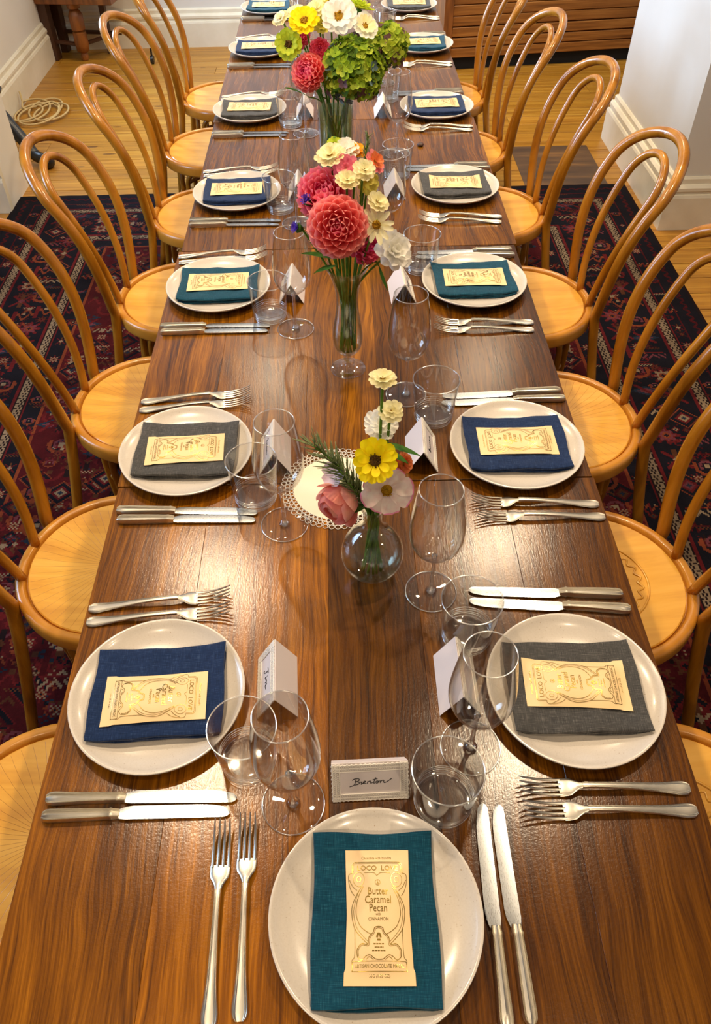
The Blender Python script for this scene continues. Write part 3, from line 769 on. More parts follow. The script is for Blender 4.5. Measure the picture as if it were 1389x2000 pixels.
# wrapped chocolate bar
BW, BL = .0825, .156
def bar_top(x, y, dent):
    u, v = abs(x) / (BW / 2), abs(y) / (BL / 2)
    body = max(0.0, 1 - (v / .86) ** 6)
    z = .0011 + .0062 * (1 - min(u, 1) ** 2.4) * body + .0012 * math.sin(y * 90 + x * 30) * (1 - u * .5) * (.3 + .7 * v)
    if dent == 1:
        d = math.hypot((x + .020) / .014, (y - .018) / .011); z += .0060 * math.exp(-d * d) - .0045 * math.exp(-((x + .034) / .010) ** 2 - ((y - .022) / .020) ** 2)
    if dent == 2:
        z += .004 * max(0, v - .72) * (1 if x > 0 else -.4) * 3 * u
    return max(z, .0010)
def bar_warp(x, y, dent):
    v = y / (BL / 2)
    k = 1 - .05 * (1 - abs(v)) + (.04 if v < -.8 else 0)
    return x * k + (.0015 * v if dent == 2 else 0), y
def bar_meshes(dent):
    nx_, ny_ = 18, 34; vs = []; fs = []
    for lay in (0, 1):
        for j in range(ny_ + 1):
            for i in range(nx_ + 1):
                x, y = -BW / 2 + BW * i / nx_, -BL / 2 + BL * j / ny_
                X, Y = bar_warp(x, y, dent)
                z = bar_top(x, y, dent)
                vs.append((X, Y, z if lay else max(0.0, z - .0105) if 0 else (.0 if z > .002 else z - .0006)))
    N = (nx_ + 1) * (ny_ + 1); idx = lambda l, i, j: l * N + j * (nx_ + 1) + i
    for j in range(ny_):
        for i in range(nx_):
            fs.append((idx(1, i, j), idx(1, i + 1, j), idx(1, i + 1, j + 1), idx(1, i, j + 1))); fs.append((idx(0, i, j), idx(0, i, j + 1), idx(0, i + 1, j + 1), idx(0, i + 1, j)))
    for i in range(nx_):
        fs.append((idx(0, i, 0), idx(0, i + 1, 0), idx(1, i + 1, 0), idx(1, i, 0))); fs.append((idx(0, i + 1, ny_), idx(0, i, ny_), idx(1, i, ny_), idx(1, i + 1, ny_)))
    for j in range(ny_):
        fs.append((idx(0, 0, j + 1), idx(0, 0, j), idx(1, 0, j), idx(1, 0, j + 1))); fs.append((idx(0, nx_, j), idx(0, nx_, j + 1), idx(1, nx_, j + 1), idx(1, nx_, j)))
    w_ = MB().add(vs, fs).mesh('wrapper', 'wrapper', 60)
    # gold print
    m = MB(); sx = BW / 800.0; sy = BL / 1510.0
    def Z(x, y): return bar_top(max(-BW / 2, min(BW / 2, x)), max(-BL / 2, min(BL / 2, y)), dent) + .00045
    def pt(zx, zy): return ((zx - 608) * sx, (900 - zy) * sy)
    def line(pts, wd=.00062, mirror=False, smooth=True, closed=False):
        for mg in ((1, -1) if mirror else (1,)):
            q = [Vector((*pt(608 + (a - 608) * mg, b), 0)) for a, b in pts]
            q = spline(q, 6, closed) if smooth else [p.lerp(r, k / 6) for p, r in zip(q[:-1], q[1:]) for k in range(6)] + [q[-1]]
            if closed and smooth: q.append(q[0])
            q = [bar_warp(p.x, p.y, dent) for p in q]
            m.ribbon(q, wd, Z)
    def text(s, zx, zy, h, squeeze=1.0):
        vs_, fs_ = text_polys(s, h * sy * 1.35); x0, y0 = pt(zx, zy)
        out = []
        for a, b, _ in vs_:
            X, Y = bar_warp(x0 + a * squeeze, y0 + b, dent); out.append((X, Y, Z(X, Y)))
        m.add(out, fs_)
    text('Chocolate with benefits', 600, 245, 34, .85)
    line([(290, 440), (290, 330), (320, 297), (600, 297), (890, 297), (922, 330), (922, 440)], smooth=False)
    line([(306, 430), (306, 340), (330, 312), (600, 312), (880, 312), (906, 340), (906, 430)], .0004, smooth=False)
    line([(440, 432), (560, 432), (600, 465), (650, 432), (770, 432)], .0005)
    text('LOCO  LOVE', 608, 375, 66, 1.0)
    line([(608 + 32 * math.cos(a * PI / 6), 550 + 32 * math.sin(a * PI / 6)) for a in range(12)], .0005, closed=True)
    line([(608, 520), (608, 580)], .0005, smooth=False); line([(608, 550), (588, 572)], .0005, True, False)
    text('Butter', 608, 655, 92, .8); text('Caramel', 608, 752, 92, .8); text('Pecan', 608, 845, 92, .8)
    text('with', 608, 912, 34, .8); text('CINNAMON', 608, 965, 38, .9)
    line([(300 + 70 * math.cos(a * PI / 6) + 70, 510 + 85 * math.sin(a * PI / 6)) for a in range(12)], .0005, True, closed=True)
    line([(370 + 26 * math.cos(a * PI / 4), 510 + 32 * math.sin(a * PI / 4)) for a in range(8)], .0005, True, closed=True)
    line([(290, 430), (245, 450), (242, 540), (270, 640), (310, 700)], .0006, True)
    line([(250, 510), (290, 590), (345, 640)], .0006, True)
    line([(410, 590), (340, 690), (285, 800), (272, 900), (310, 1060), (390, 1160), (470, 1235)], .0007, True)
    line([(425, 600), (360, 720), (332, 820), (330, 920), (375, 1030), (440, 1090), (512, 1130)], .0007, True)
    line([(400, 600), (350, 690), (312, 800), (296, 900), (335, 1050), (410, 1145), (482, 1215)], .00045, True)
    line([(312, 1060), (316, 1340), (285, 1400), (285, 1440)], .0006, True)
    line([(350, 1370), (345, 1290), (400, 1230), (470, 1238), (488, 1160), (540, 1110), (560, 1058), (608, 1046)], .0009, True)
    line([(362, 1360), (360, 1295), (405, 1246), (482, 1252), (502, 1170), (550, 1122), (572, 1072), (608, 1060)], .0005, True)
    line([(350, 1370), (400, 1400), (450, 1360), (500, 1350), (560, 1390), (608, 1396)], .0007, True)
    line([(450, 1398), (490, 1368), (540, 1398)], .0006, True)
    line([(288, 1425), (300, 1412), (608, 1412), (916, 1412), (928, 1425), (928, 1500), (916, 1512), (608, 1512), (300, 1512), (288, 1500), (288, 1425)], .0006, smooth=False)
    text('ARTISAN CHOCOLATE MAGIC', 608, 1462, 40, .78)
    text('30G (1.05 OZ)', 608, 1556, 32, .9)
    line([(585, 1165), (595, 1130), (608, 1120)], .0022, True); line([(588, 1190), (628, 1190)], .0020, smooth=False)
    for zy, hw_ in ((1232, 66), (1268, 54), (1304, 84)):
        x = 608 - hw_
        while x < 608 + hw_ - 8:
            L_ = 14 + (int(x * 7) % 3) * 6; line([(x, zy), (min(x + L_, 608 + hw_), zy)], .0011, smooth=False); x += L_ + 7
    p_ = m.mesh('gold_print', 'gold_foil', 0)
    # notches as small dark marks on the sealed ends
    return w_, p_
BARS = [bar_meshes(d) for d in range(3)]

# ---- cutlery
def loft(sections, seg_prof, M=None):
    """sections: (s, width, thick, z); seg_prof: list of (u in -1..1, h in 0..1) upper profile"""
    vs = []; fs = []; n = len(seg_prof) + 2
    for s_, w_, t_, z in sections:
        vs += [(s_, u * w_ / 2, z + h * t_) for u, h in seg_prof]
        vs += [(s_, w_ / 2 * .8, z - t_ * .35), (s_, -w_ / 2 * .8, z - t_ * .35)]
    for i in range(len(sections) - 1):
        for k in range(n): fs.append((i * n + k, i * n + (k + 1) % n, (i + 1) * n + (k + 1) % n, (i + 1) * n + k))
    fs.append(tuple(range(n))[::-1]); fs.append(tuple((len(sections) - 1) * n + k for k in range(n)))
    return vs, [f[::-1] for f in fs]
RIDGE = [(-1, .1), (-.95, .55), (-.84, 1), (-.72, .72), (-.60, .95), (-.48, .60), (0, .78), (.48, .60), (.60, .95), (.72, .72), (.84, 1), (.95, .55), (1, .1)]
SOFT = [(-1, .1), (-.9, .5), (-.6, .85), (0, 1), (.6, .85), (.9, .5), (1, .1)]
def fork_mesh():
    m = MB()
    # handle: s measured from the handle end, angular widened end
    sec = [(.000, .0105, .0022, .0020), (.004, .0170, .0026, .0020), (.009, .0195, .0028, .0021), (.016, .0196, .0028, .0023), (.030, .0160, .0028, .0032), (.050, .0122, .0028, .0052), (.080, .0096, .0030, .0086), (.110, .0084, .0031, .0112), (.135, .0080, .0032, .0118), (.143, .0090, .0034, .0115), (.146, .0082, .0030, .0113)]
    m.add(*loft(sec, RIDGE))
    sec = [(.145, .0082, .0026, .0112), (.150, .0100, .0024, .0103), (.156, .0160, .0022, .0085), (.161, .0222, .0020, .0066), (.166, .0240, .0019, .0052), (.172, .0244, .0018, .0042), (.1765, .0245, .0017, .0040)]
    m.add(*loft(sec, SOFT))
    for k in range(4):
        y = (k - 1.5) * .0066; pts = []; sp = 1
        P = [(.174, y, .0048), (.192, y * 1.0, .0054), (.208, y * .99, .0088), (.221, y * .97, .0138), (.231, y * .95, .0190)]
        m.tube(P, [.0019, .0018, .0016, .0013, .0007], 6)
    m.v = [(x * 1.05, y * 1.07, z) for x, y, z in m.v]
    return m.mesh('fork', 'silver', 35)
FORK = fork_mesh()
def knife_meshes(kind):
    if kind == 0:   # angular end
        sec = [(0, .010, .0060, .0032), (.005, .0180, .0074, .0032), (.012, .0196, .0080, .0032), (.022, .0186, .0084, .0032), (.050, .0158, .0086, .0034), (.085, .0140, .0088, .0036), (.100, .0136, .0088, .0036), (.104, .0150, .0094, .0036), (.107, .0132, .0084, .0036), (.113, .0126, .0070, .0036)]
    else:           # rounded end
        sec = [(0, .006, .0050, .0036), (.002, .0120, .0070, .0034), (.006, .0168, .0084, .0032), (.012, .0182, .0092, .0032), (.040, .0172, .0094, .0032), (.080, .0150, .0092, .0034), (.094, .0140, .0090, .0036), (.097, .0156, .0098, .0036), (.100, .0136, .0086, .0036), (.108, .0126, .0070, .0036)]
    h = MB().add(*loft(sec, RIDGE)).mesh('handle', 'silver', 35)
    s0 = sec[-1][0] - .002; L = .270 if kind == 0 else .262
    m = MB(); vs = []; fs = []
    n = 26; rows = []
    for i in range(n + 1):
        q = 1 - (1 - i / n) ** 1.7; s_ = s0 + (L - s0) * q
        # straight back edge (-y), belly edge (+y) with a step at the neck and a rounded tip
        a = -.0078; b = .0078 + .0040 * min(1, max(0, (q - .03) / .05)) - .001 * q
        if q < .03: a, b = -.0062, .0070
        tip = max(0.0, (q - .70) / .30); b -= (b - a) * .34 * tip ** 2.2
        if q > .94:
            c_ = a * .45 + b * .55; k_ = math.sqrt(max(0.0025, 1 - ((q - .94) / .06) ** 2)); a = c_ + (a - c_) * k_; b = c_ + (b - c_) * k_
        rows.append((s_, a, b, .0034 * (1 - .55 * q), .0030 * (1 - .4 * q)))
    for s_, a, b, z, th in rows:
        vs += [(s_, a, .0028 + z * .5 + th * .5), (s_, (a + b) / 2, .0028 + z * .5 + th * .55), (s_, b, .0028 + z * .5 + .0003), (s_, b, .0028 + z * .5 - .0003), (s_, a, .0028 + z * .5 - th * .5)]
    for i in range(n):
        for k in range(5): fs.append((i * 5 + (k + 1) % 5, i * 5 + k, (i + 1) * 5 + k, (i + 1) * 5 + (k + 1) % 5))
    fs.append((0, 1, 2, 3, 4)); fs.append(tuple(n * 5 + k for k in range(5))[::-1])
    m.add(vs, fs); bl = m.mesh('blade', 'blade_steel', 30)
    return h, bl
KNIFE = [knife_meshes(0), knife_meshes(1)]
FORKS = {'F': [((-.197, .185), 90.7), ((-.161, .193), 91.2)],
 'L2': [((-.465, .799), 5.0), ((-.463, .771), 3.4)], 'L3': [((-.467, 1.359), 4.8), ((-.466, 1.330), 4.0)],
 'L4': [((-.467, 1.992), 4.5), ((-.462, 1.961), 3.6)], 'L5': [((-.458, 2.539), 4.0), ((-.454, 2.510), 2.6)],
 'L6': [((-.461, 3.213), 5.0), ((-.461, 3.184), 4.0)], 'L7': [((-.466, 3.934), 2.0), ((-.464, 3.904), 2.0)],
 'R2': [((.456, .462), 178.6), ((.456, .430), 179.2)], 'R3': [((.460, 1.019), 177.2), ((.464, .986), 179.0)],
 'R4': [((.448, 1.636), 178.8), ((.443, 1.604), 178.8)], 'R5': [((.455, 2.188), 176.6), ((.449, 2.155), 175.8)],
 'R6': [((.458, 2.869), 178.5), ((.452, 2.837), 177.6)], 'R7': [((.461, 3.545), 180.5), ((.457, 3.514), 180.0)],
 'R8': [((.470, 4.190), 181.0), ((.468, 4.158), 180.0)]}
KNIVES = {'F': [((.152, .176), 88.6, 0), ((.181, .182), 90.2, 1)],
 'L2': [((-.455, .466), -.6, 0), ((-.455, .441), .5, 1)], 'L3': [((-.459, 1.028), -2.6, 0), ((-.454, 1.003), -1.2, 1)],
 'L4': [((-.467, 1.650), -1.0, 0), ((-.463, 1.624), .2, 1)], 'L5': [((-.462, 2.199), -1.3, 0), ((-.459, 2.173), -1.0, 1)],
 'L6': [((-.462, 2.852), -.9, 0), ((-.459, 2.826), 0., 1)], 'L7': [((-.471, 3.566), .4, 0), ((-.468, 3.540), -.4, 1)],
 'L8': [((-.466, 4.228), -1.5, 0), ((-.461, 4.200), -1.0, 1)],
 'R2': [((.449, .803), 176.4, 1), ((.454, .771), 174.6, 0)], 'R3': [((.458, 1.364), 182.2, 1), ((.462, 1.337), 181.2, 0)],
 'R4': [((.452, 1.989), 180.8, 1), ((.455, 1.961), 179.5, 0)], 'R5': [((.463, 2.549), 181.0, 1), ((.468, 2.521), 180.2, 0)],
 'R6': [((.462, 3.222), 180.8, 1), ((.462, 3.194), 180.5, 0)], 'R7': [((.471, 3.930), 178.8, 1), ((.470, 3.902), 178.6, 0)]}

# ---- glassware
def wine_meshes():
    rim, h = .0340, .250
    out = [(.0048, .098), (.012, .1005), (.024, .1075), (.036, .121), (.0428, .139), (.0448, .156), (.0438, .178), (.0408, .205), (.0370, .232), (.0343, h)]
    th = .0010
    inn = [(r - th, z + (.0012 if i > 1 else .006)) for i, (r, z) in enumerate(out)][::-1]
    inn = [(out[-1][0] - th, h)] + inn[1:-2] + [(.010, .1065), (0, .1055)]
    bowl = MB().lathe(spl2(out) + [(out[-1][0] - .0003, h + .0004), (out[-1][0] - th + .0002, h + .0004)] + spl2(inn), 48).mesh('bowl', 'glass_thin', 180)
    stem = MB().lathe([(0, .0042), (.0100, .0046), (.0065, .008), (.0042, .016), (.0034, .035), (.0032, .070), (.0037, .088), (.0052, .098), (.0, .1008)], 16).mesh('stem', 'glass_rim', 180)
    foot = MB().lathe([(0, .0004), (.042, .0004), (.0438, .0010), (.0440, .0018), (.0432, .0024), (.030, .0032), (.014, .0046), (0, .0056)], 48).mesh('foot', 'glass_thin', 180)
    rm = MB(); rm.lathe([(.0338 + .0010 * math.cos(a), h + .0010 * math.sin(a)) for a in [2 * PI * k / 8 for k in range(8)]], 64, closed=True)
    fr_ = MB(); fr_.lathe([(.0438 + .0011 * math.cos(a), .0016 + .0011 * math.sin(a)) for a in [2 * PI * k / 8 for k in range(8)]], 64, closed=True)
    return bowl, stem, foot, rm.mesh('rim', 'glass_rim', 180), fr_.mesh('foot_edge', 'glass_rim', 180)
def spl2(p, n=4):
    return [(max(0, q.x), q.y) for q in spline([Vector((a, b, 0)) for a, b in p], n)]
def tumbler_meshes():
    h = .100
    wall = MB().lathe(spl2([(.0405, .010), (.0425, .030), (.0450, .060), (.0485, h)]) + [(.0482, h + .0006), (.0474, h + .0006)] + spl2([(.0470, h), (.0436, .060), (.0411, .030), (.0392, .0125)]), 48).mesh('wall', 'glass_thin', 180)
    base = MB().lathe([(0, .0012), (.030, .0008), (.036, .0004), (.0395, .0022), (.0408, .0060), (.0409, .0100), (.0392, .0128), (.034, .0108), (.018, .0092), (0, .0088)], 48).mesh('base', 'glass_base', 60)
    rings = MB()
    for z, r_ in ((.0025, .0395), (.0085, .0408), (.014, .0404), (.019, .0409), (.024, .0414)): rings.lathe([(r_ + .0006 * math.cos(a), z + .0009 * math.sin(a)) for a in [2 * PI * k / 8 for k in range(8)]], 48, closed=True)
    rm = MB(); rm.lathe([(.0480 + .0011 * math.cos(a), h + .0004 + .0011 * math.sin(a)) for a in [2 * PI * k / 8 for k in range(8)]], 64, closed=True)
    return wall, base, rings.mesh('rib', 'glass_rim', 180), rm.mesh('rim', 'glass_rim', 180)
WINE = wine_meshes(); TUMB = tumbler_meshes()
WPOS = {'L2': (-.105, .453), 'F': (.154, .532), 'R2': (.122, .821), 'L3': (-.137, .986), 'R3': (.117, 1.367), 'L4': (-.134, 1.633), 'R4': (.112, 2.035), 'L5': (-.144, 2.177), 'R5': (.176, 2.657), 'L6': (-.131, 2.843), 'R6': (.165, 3.330), 'L7': (-.146, 3.57), 'R7': (.157, 4.01), 'L8': (-.132, 4.221)}
TPOS = {'L2': (-.172, .520), 'F': (.105, .452), 'R2': (.172, .728), 'L3': (-.195, 1.058), 'R3': (.170, 1.288), 'L4': (-.199, 1.690), 'R4': (.193, 1.905), 'L5': (-.196, 2.267), 'R5': (.166, 2.480), 'L6': (-.186, 2.925), 'R6': (.172, 3.150), 'L7': (-.202, 3.645), 'R7': (.199, 3.905), 'L8': (-.19, 4.30)}

for n_i, (k, (x, y, rz, c)) in enumerate(SETS.items()):
    W_ = where(k)
    o = obj('dinner_plate', plate_me); o.location = (x, y, TZ + .0002)
    tag(o, 'speckled off-white round plate under the %s napkin %s' % ({'teal': 'teal', 'navy': 'navy blue', 'grey': 'charcoal grey'}[c], W_), 'plate', 'dinner plates on the table')
    jr = random.Random(100 + n_i); a = rz + jr.uniform(-.035, .035) + {'L2': .02, 'R2': -.0}.get(k, 0)
    d = Vector((math.cos(rz + PI / 2), math.sin(rz + PI / 2)))
    o = obj('linen_napkin', NAP[c, n_i % 2]); o.location = (x + {'F': -.003}.get(k, 0), y + {'F': -.004}.get(k, 0), TZ + .0006); o.rotation_euler = (0, 0, a)
    tag(o, 'folded %s linen napkin on the plate %s' % ({'teal': 'teal', 'navy': 'navy blue', 'grey': 'charcoal grey'}[c], W_), 'napkin', 'folded linen napkins')
    dent = {'F': 0, 'L2': 1, 'L3': 1, 'L4': 1, 'R2': 2, 'R3': 0}.get(k, n_i % 3)
    t = thing('chocolate_bar', 'pale yellow gold-printed chocolate bar on the %s napkin %s' % (c, W_), 'chocolate bar',
              (x + {'F': 0.003}.get(k, 0), y + {'F': -.002, 'L2': -.014, 'L3': -.006}.get(k, 0), TZ + NTOP + .0030), rz + {'F': -.02, 'L2': .05, 'L3': .05, 'L4': .03, 'R2': -.05, 'R3': -.01}.get(k, jr.uniform(-.04, .04)), 'wrapped chocolate bars')
    obj('wrapper', BARS[dent][0], t); obj('gold_print', BARS[dent][1], t)
    for which, (p, ang) in zip(('outer', 'inner') if k == 'F' else ('upper', 'lower'), FORKS.get(k, [])):
        o = obj('table_fork', FORK); o.location = (p[0], p[1], TZ + .0002); o.rotation_euler = (0, 0, R(ang))
        tag(o, '%s silver fork of the pair %s' % ({'outer': 'left', 'inner': 'right', 'upper': 'farther', 'lower': 'nearer'}[which], W_), 'fork', 'silver forks')
    for which, (p, ang, kind) in zip(('left', 'right') if k == 'F' else ('farther', 'nearer'), KNIVES.get(k, [])):
        t = thing('table_knife', '%s silver knife of the pair, %s handle end, %s' % (which, 'angular' if kind == 0 else 'rounded', W_), 'knife', (p[0], p[1], TZ + .0002), R(ang), 'silver knives')
        flip = k[0] == 'L'
        for nm, me in (('handle', KNIFE[kind][0]), ('blade', KNIFE[kind][1])):
            q = obj(nm, me, t)
            if flip: pass
            else: q.scale = (1, 1, 1)
    if k in WPOS:
        t = thing('wine_glass', 'empty clear stemmed wine glass %s' % W_, 'wine glass', (*WPOS[k], TZ + .0002), 0, 'empty wine glasses')
        for nm, me in zip(('bowl', 'stem', 'foot', 'rim', 'foot_edge'), WINE): obj(nm, me, t)
    if k in TPOS:
        t = thing('glass_tumbler', 'empty clear glass tumbler %s' % W_, 'tumbler', (*TPOS[k], TZ + .0002), 0, 'empty water tumblers')
        for nm, me in zip(('wall', 'base', 'rib', 'rim'), TUMB): obj(nm, me, t)

# ---- place cards
CW, CHt, CB = .107, .054, .031   # width, height, half base
SL = math.hypot(CHt, CB)
def card_meshes():
    m = MB(); t_ = .0006
    for sg in (-1, 1):
        vs = []
        for (a, z) in ((0, CHt), (sg * CB, 0.0)):
            for x in (-CW / 2, CW / 2):
                vs.append((x, a, z)); vs.append((x, a - sg * t_, z - t_ * .4 if z > .01 else z))
        f = [(0, 2, 6, 4), (1, 5, 7, 3), (0, 4, 5, 1), (2, 3, 7, 6), (0, 1, 3, 2), (4, 6, 7, 5)]
        m.add(vs, f if sg < 0 else [q[::-1] for q in f])
    card = m.mesh('folded_card', 'card_paper', 0)
    # lace on the written face (y<0 side): local face coords (x, s) s=0 at fold .. SL at foot
    nrm = Vector((0, -CHt, CB)).normalized()
    def F(x, s_, lift=.0010):
        q = s_ / SL; return Vector((x, -CB * q, CHt * (1 - q))) + nrm * lift
    l = MB(); w_ = .0125
    def strip(p0, p1, inn, n):
        """lace ribbon: two cords, zigzags and scallops"""
        P0, P1, I = Vector(p0), Vector(p1), Vector(inn)
        g = lambda u, v: F(*(P0.lerp(P1, u) + I * v))
        for v in (.14, .5, .93): l.tube([g(k / 12, w_ * v) for k in range(13)], .00085, 5)
        for ph in (0, 1):
            l.tube([g(k / n, w_ * (.14 + (.36 if (k + ph) % 2 else 0))) for k in range(n + 1)], .00075, 4)
            l.tube([g(k / n, w_ * (.5 + (.43 if (k + ph) % 2 else 0))) for k in range(n + 1)], .00075, 4)
        l.tube([g(k / (n * 2), w_ * (.02 + .12 * abs(math.cos(k * PI / 4)))) for k in range(n * 2 + 1)], .0010, 4)
    strip((-CW / 2, 0.002), (CW / 2, 0.002), (0, 1), 34); strip((CW / 2, SL - .0004), (-CW / 2, SL - .0004), (0, -1), 34)
    strip((-CW / 2 - .0005, .001), (-CW / 2 - .0005, SL), (1, 0), 18); strip((CW / 2 + .0005, SL), (CW / 2 + .0005, .001), (-1, 0), 18)
    lace = l.mesh('lace_trim', 'lace', 180)
    def writing(strokes, x0, y0, sc, wd=.00055):
        b = MB()
        for s_ in strokes:
            q = spline([Vector((x, y, 0)) for x, y in s_], 5)
            b.tube([F((p.x - x0) * sc, SL * .5 + (p.y - y0) * sc, .0006) for p in q], wd, 5)
        return b.mesh('handwriting', 'ink', 180)
    sc = CW / 1035.0
    brenton = writing([[(420, 560), (465, 545), (490, 520), (512, 440)], [(460, 462), (488, 442), (535, 437), (556, 455), (535, 478), (505, 484), (545, 492), (553, 512), (530, 528), (490, 534)],
        [(562, 484), (572, 496), (592, 490), (584, 508), (578, 530), (602, 512)], [(606, 508), (636, 494), (630, 480), (610, 494), (612, 518), (650, 516)], [(668, 486), (662, 522)], [(664, 506), (692, 484), (708, 490), (706, 518), (734, 508)],
        [(778, 432), (750, 500), (748, 520), (766, 516)], [(736, 468), (768, 458), (800, 452)], [(796, 486), (778, 498), (780, 518), (798, 520), (812, 504), (798, 486), (814, 492), (832, 488)],
        [(842, 484), (836, 520)], [(838, 504), (866, 482), (886, 484), (884, 516), (916, 512), (950, 490), (994, 458)]], 700, 490, sc * 1.0)
    jim = writing([[(500, 440), (560, 430), (590, 436)], [(548, 432), (545, 500), (520, 560), (495, 540)], [(615, 480), (612, 520), (630, 516)], [(618, 455), (622, 452)], [(650, 480), (648, 520)], [(650, 495), (680, 478), (690, 520)], [(690, 495), (722, 478), (734, 518), (790, 500)]], 640, 490, sc * 1.15)
    scr = writing([[(420, 470), (450, 430), (470, 470), (440, 520), (500, 500)], [(520, 490), (540, 500), (530, 520), (560, 510), (580, 485), (600, 515), (640, 490), (655, 518), (690, 488), (720, 516), (760, 480), (800, 516), (880, 490)]], 640, 490, sc)
    return card, lace, brenton, jim, scr
CARD = card_meshes()
CPOS = {'F': (.003, .487, 0.03, 2), 'L2': (-.135, .640, -PI / 2 + .04, 3), 'L3': (-.162, 1.176, -PI / 2 + .03, 4), 'L4': (-.146, 1.800, -PI / 2 - .02, 4), 'L5': (-.145, 2.372, -PI / 2, None), 'L6': (-.138, 3.035, -PI / 2, None),
        'R2': (.145, .638, PI / 2, None), 'R3': (.134, 1.172, PI / 2 - .04, 4), 'R4': (.134, 1.790, PI / 2 + .05, 4), 'R5': (.150, 2.368, PI / 2, None), 'R6': (.146, 3.020, PI / 2, None)}
for k, (x, y, rz, wr) in CPOS.items():
    t = thing('place_card', 'folded white name card with lace edging %s' % (where(k) if k != 'F' else 'reading Brenton behind the nearest plate'), 'name card', (x, y, TZ + .0004), rz, 'lace-edged name cards')
    obj('folded_card', CARD[0], t); obj('lace_trim', CARD[1], t)
    if wr is not None: obj('handwriting', CARD[wr], t)

# ---- lace doily
t = thing('lace_doily', 'round cream cloth doily with crochet lace edge beside the bulb vase', 'doily', (-.037, 1.082, TZ + .0003))
MB().lathe([(0, 0), (.0855, 0), (.0865, .0006), (.0855, .0012), (0, .0013)], 48).build('cloth', 'doily_cloth', t)
l = MB()
for row, (r0, n, rr) in enumerate(((.0905, 64, .0040), (.0985, 64, .0042), (.1065, 56, .0052))):
    for k in range(n):
        a = 2 * PI * (k + .5 * (row % 2)) / n
        l.tube([(r0 * math.cos(a) + rr * math.cos(b), r0 * math.sin(a) + rr * math.sin(b), .0012) for b in [2 * PI * q / 7 for q in range(7)]], .00085, 4, closed=True)
l.build('lace_edge', 'lace', t, 180)

# ================================================================== VASES AND FLOWERS
def petal(L, wd, cup=.15, tipw=.35, bend=.0, base=.25, nL=5, nW=4, peak=.6, ruffle=0.0, notch=0.0):
    """petal along +x, normal +z"""
    vs = []; fs = []
    for i in range(nL + 1):
        q = i / nL
        wq = (base + (1 - base) * math.sin(min(q / peak, 1) * PI / 2)) if q < peak else (1 - (1 - tipw) * ((q - peak) / (1 - peak)) ** 2.2)
        for j in range(nW + 1):
            u = -1 + 2 * j / nW
            x = L * q * (1 - (.06 + notch * (1 if j == nW // 2 else 0)) * (abs(u) if not notch else 1) * q)
            vs.append((x, u * wd / 2 * wq, bend * L * q * q + cup * wd * u * u * (0.3 + .7 * q) + ruffle * L * math.sin(u * 5 + i) * q))
    for i in range(nL):
        for j in range(nW):
            a = i * (nW + 1) + j; fs.append((a, a + nW + 1, a + nW + 2, a + 1))
    return vs, fs
def pmesh(name, mat, *a, **k): return MB().add(*petal(*a, **k)).mesh(name, mat, 180)
def facing(loc, d, roll=0.0):
    q = Vector(d).to_track_quat('Z', 'Y'); return Matrix.Translation(loc) @ q.to_matrix().to_4x4() @ Matrix.Rotation(roll, 4, 'Z')
def pet_mats(layers, seed):
    """layers: (count, radius0, tilt deg, z, scale)"""
    r_ = random.Random(seed); out = []
    for li, (n, r0, tilt, z, sc) in enumerate(layers):
        for k in range(n):
            a = 2 * PI * (k + .5 * (li % 2)) / n + r_.uniform(-.08, .08)
            s_ = sc * r_.uniform(.93, 1.06)
            out.append((li, Matrix.Rotation(a, 4, 'Z') @ Matrix.Translation((r0, 0, z)) @ Matrix.Rotation(-R(tilt + r_.uniform(-5, 5)), 4, 'Y') @ Matrix.Scale(s_, 4)))
    return out
def stem_part(t, pts, rad, H0):
    MB().tube([Vector(p) - Vector(H0) for p in spline(pts, 6)], rad, 7).build('stem', 'stem', t, 180)
def flower(name, label, cat, base, head, d, mats, layers, pet, eye, eye_r, eye_h, seed, solo=False, stem_via=None, stem_r=.0022, group=None, sepal=True, edge=None):
    """a cut flower standing in a vase; base = foot of the stem inside the vase"""
    B = Vector(base); t = thing(name, label, cat, tuple(B), 0, group)
    Hd = Vector(head); d = Vector(d).normalized()
    M = facing(Hd - B, d, random.Random(seed).uniform(0, 6))
    pm = pet_mats(layers, seed)
    if isinstance(mats, str): mats = [mats]
    if solo:
        if edge:
            nf = len(pet[1]); eb = MB().add(*pet); eb.mi = [1 if i >= nf - edge[1] else 0 for i in range(nf)]; ms = [eb.mesh('petal', [mats[0], edge[0]], 180)]
        else: ms = [MB().add(*pet).mesh('petal', m_, 180) for m_ in mats]
        for li, X in pm: obj('petal', ms[min(li, len(ms) - 1)], t, M @ X)
    else:
        m = MB()
        for li, X in pm: m.add(*pet, M @ X, min(li, len(mats) - 1))
        m.build('petals', mats, t, 180)
    if eye_r > 0:
        m = MB(); m.lathe([(0, -eye_h * .2), (eye_r * .9, -eye_h * .1), (eye_r, eye_h * .35), (eye_r * .7, eye_h * .8), (eye_r * .25, eye_h * .75), (0, eye_h * .6)], 14, M)
        r_ = random.Random(seed)
        for k in range(22):
            a, q = r_.uniform(0, 6.28), eye_r * math.sqrt(r_.uniform(.1, 1))
            m.lathe([(0, eye_h * .4), (eye_r * .11, eye_h * .8), (eye_r * .13, eye_h * 1.12), (0, eye_h * 1.25)], 5, M @ Matrix.Translation((q * math.cos(a), q * math.sin(a), 0)))
        m.build('flower_eye', eye, t, 180)
    via = stem_via or []
    neck = Hd - d * .012
    MB().tube([p - B for p in spline([B] + [Vector(v_) for v_ in via] + [neck, Hd - d * .002], 6)], stem_r, 7).build('stem', 'stem', t, 180)
    if sepal:
        MB().lathe([(0, -.014), (stem_r * 2.2, -.012), (.0075, -.006), (.0095, -.002), (0, -.001)], 10, M).build('sepals', 'leaf', t, 180)
    return t
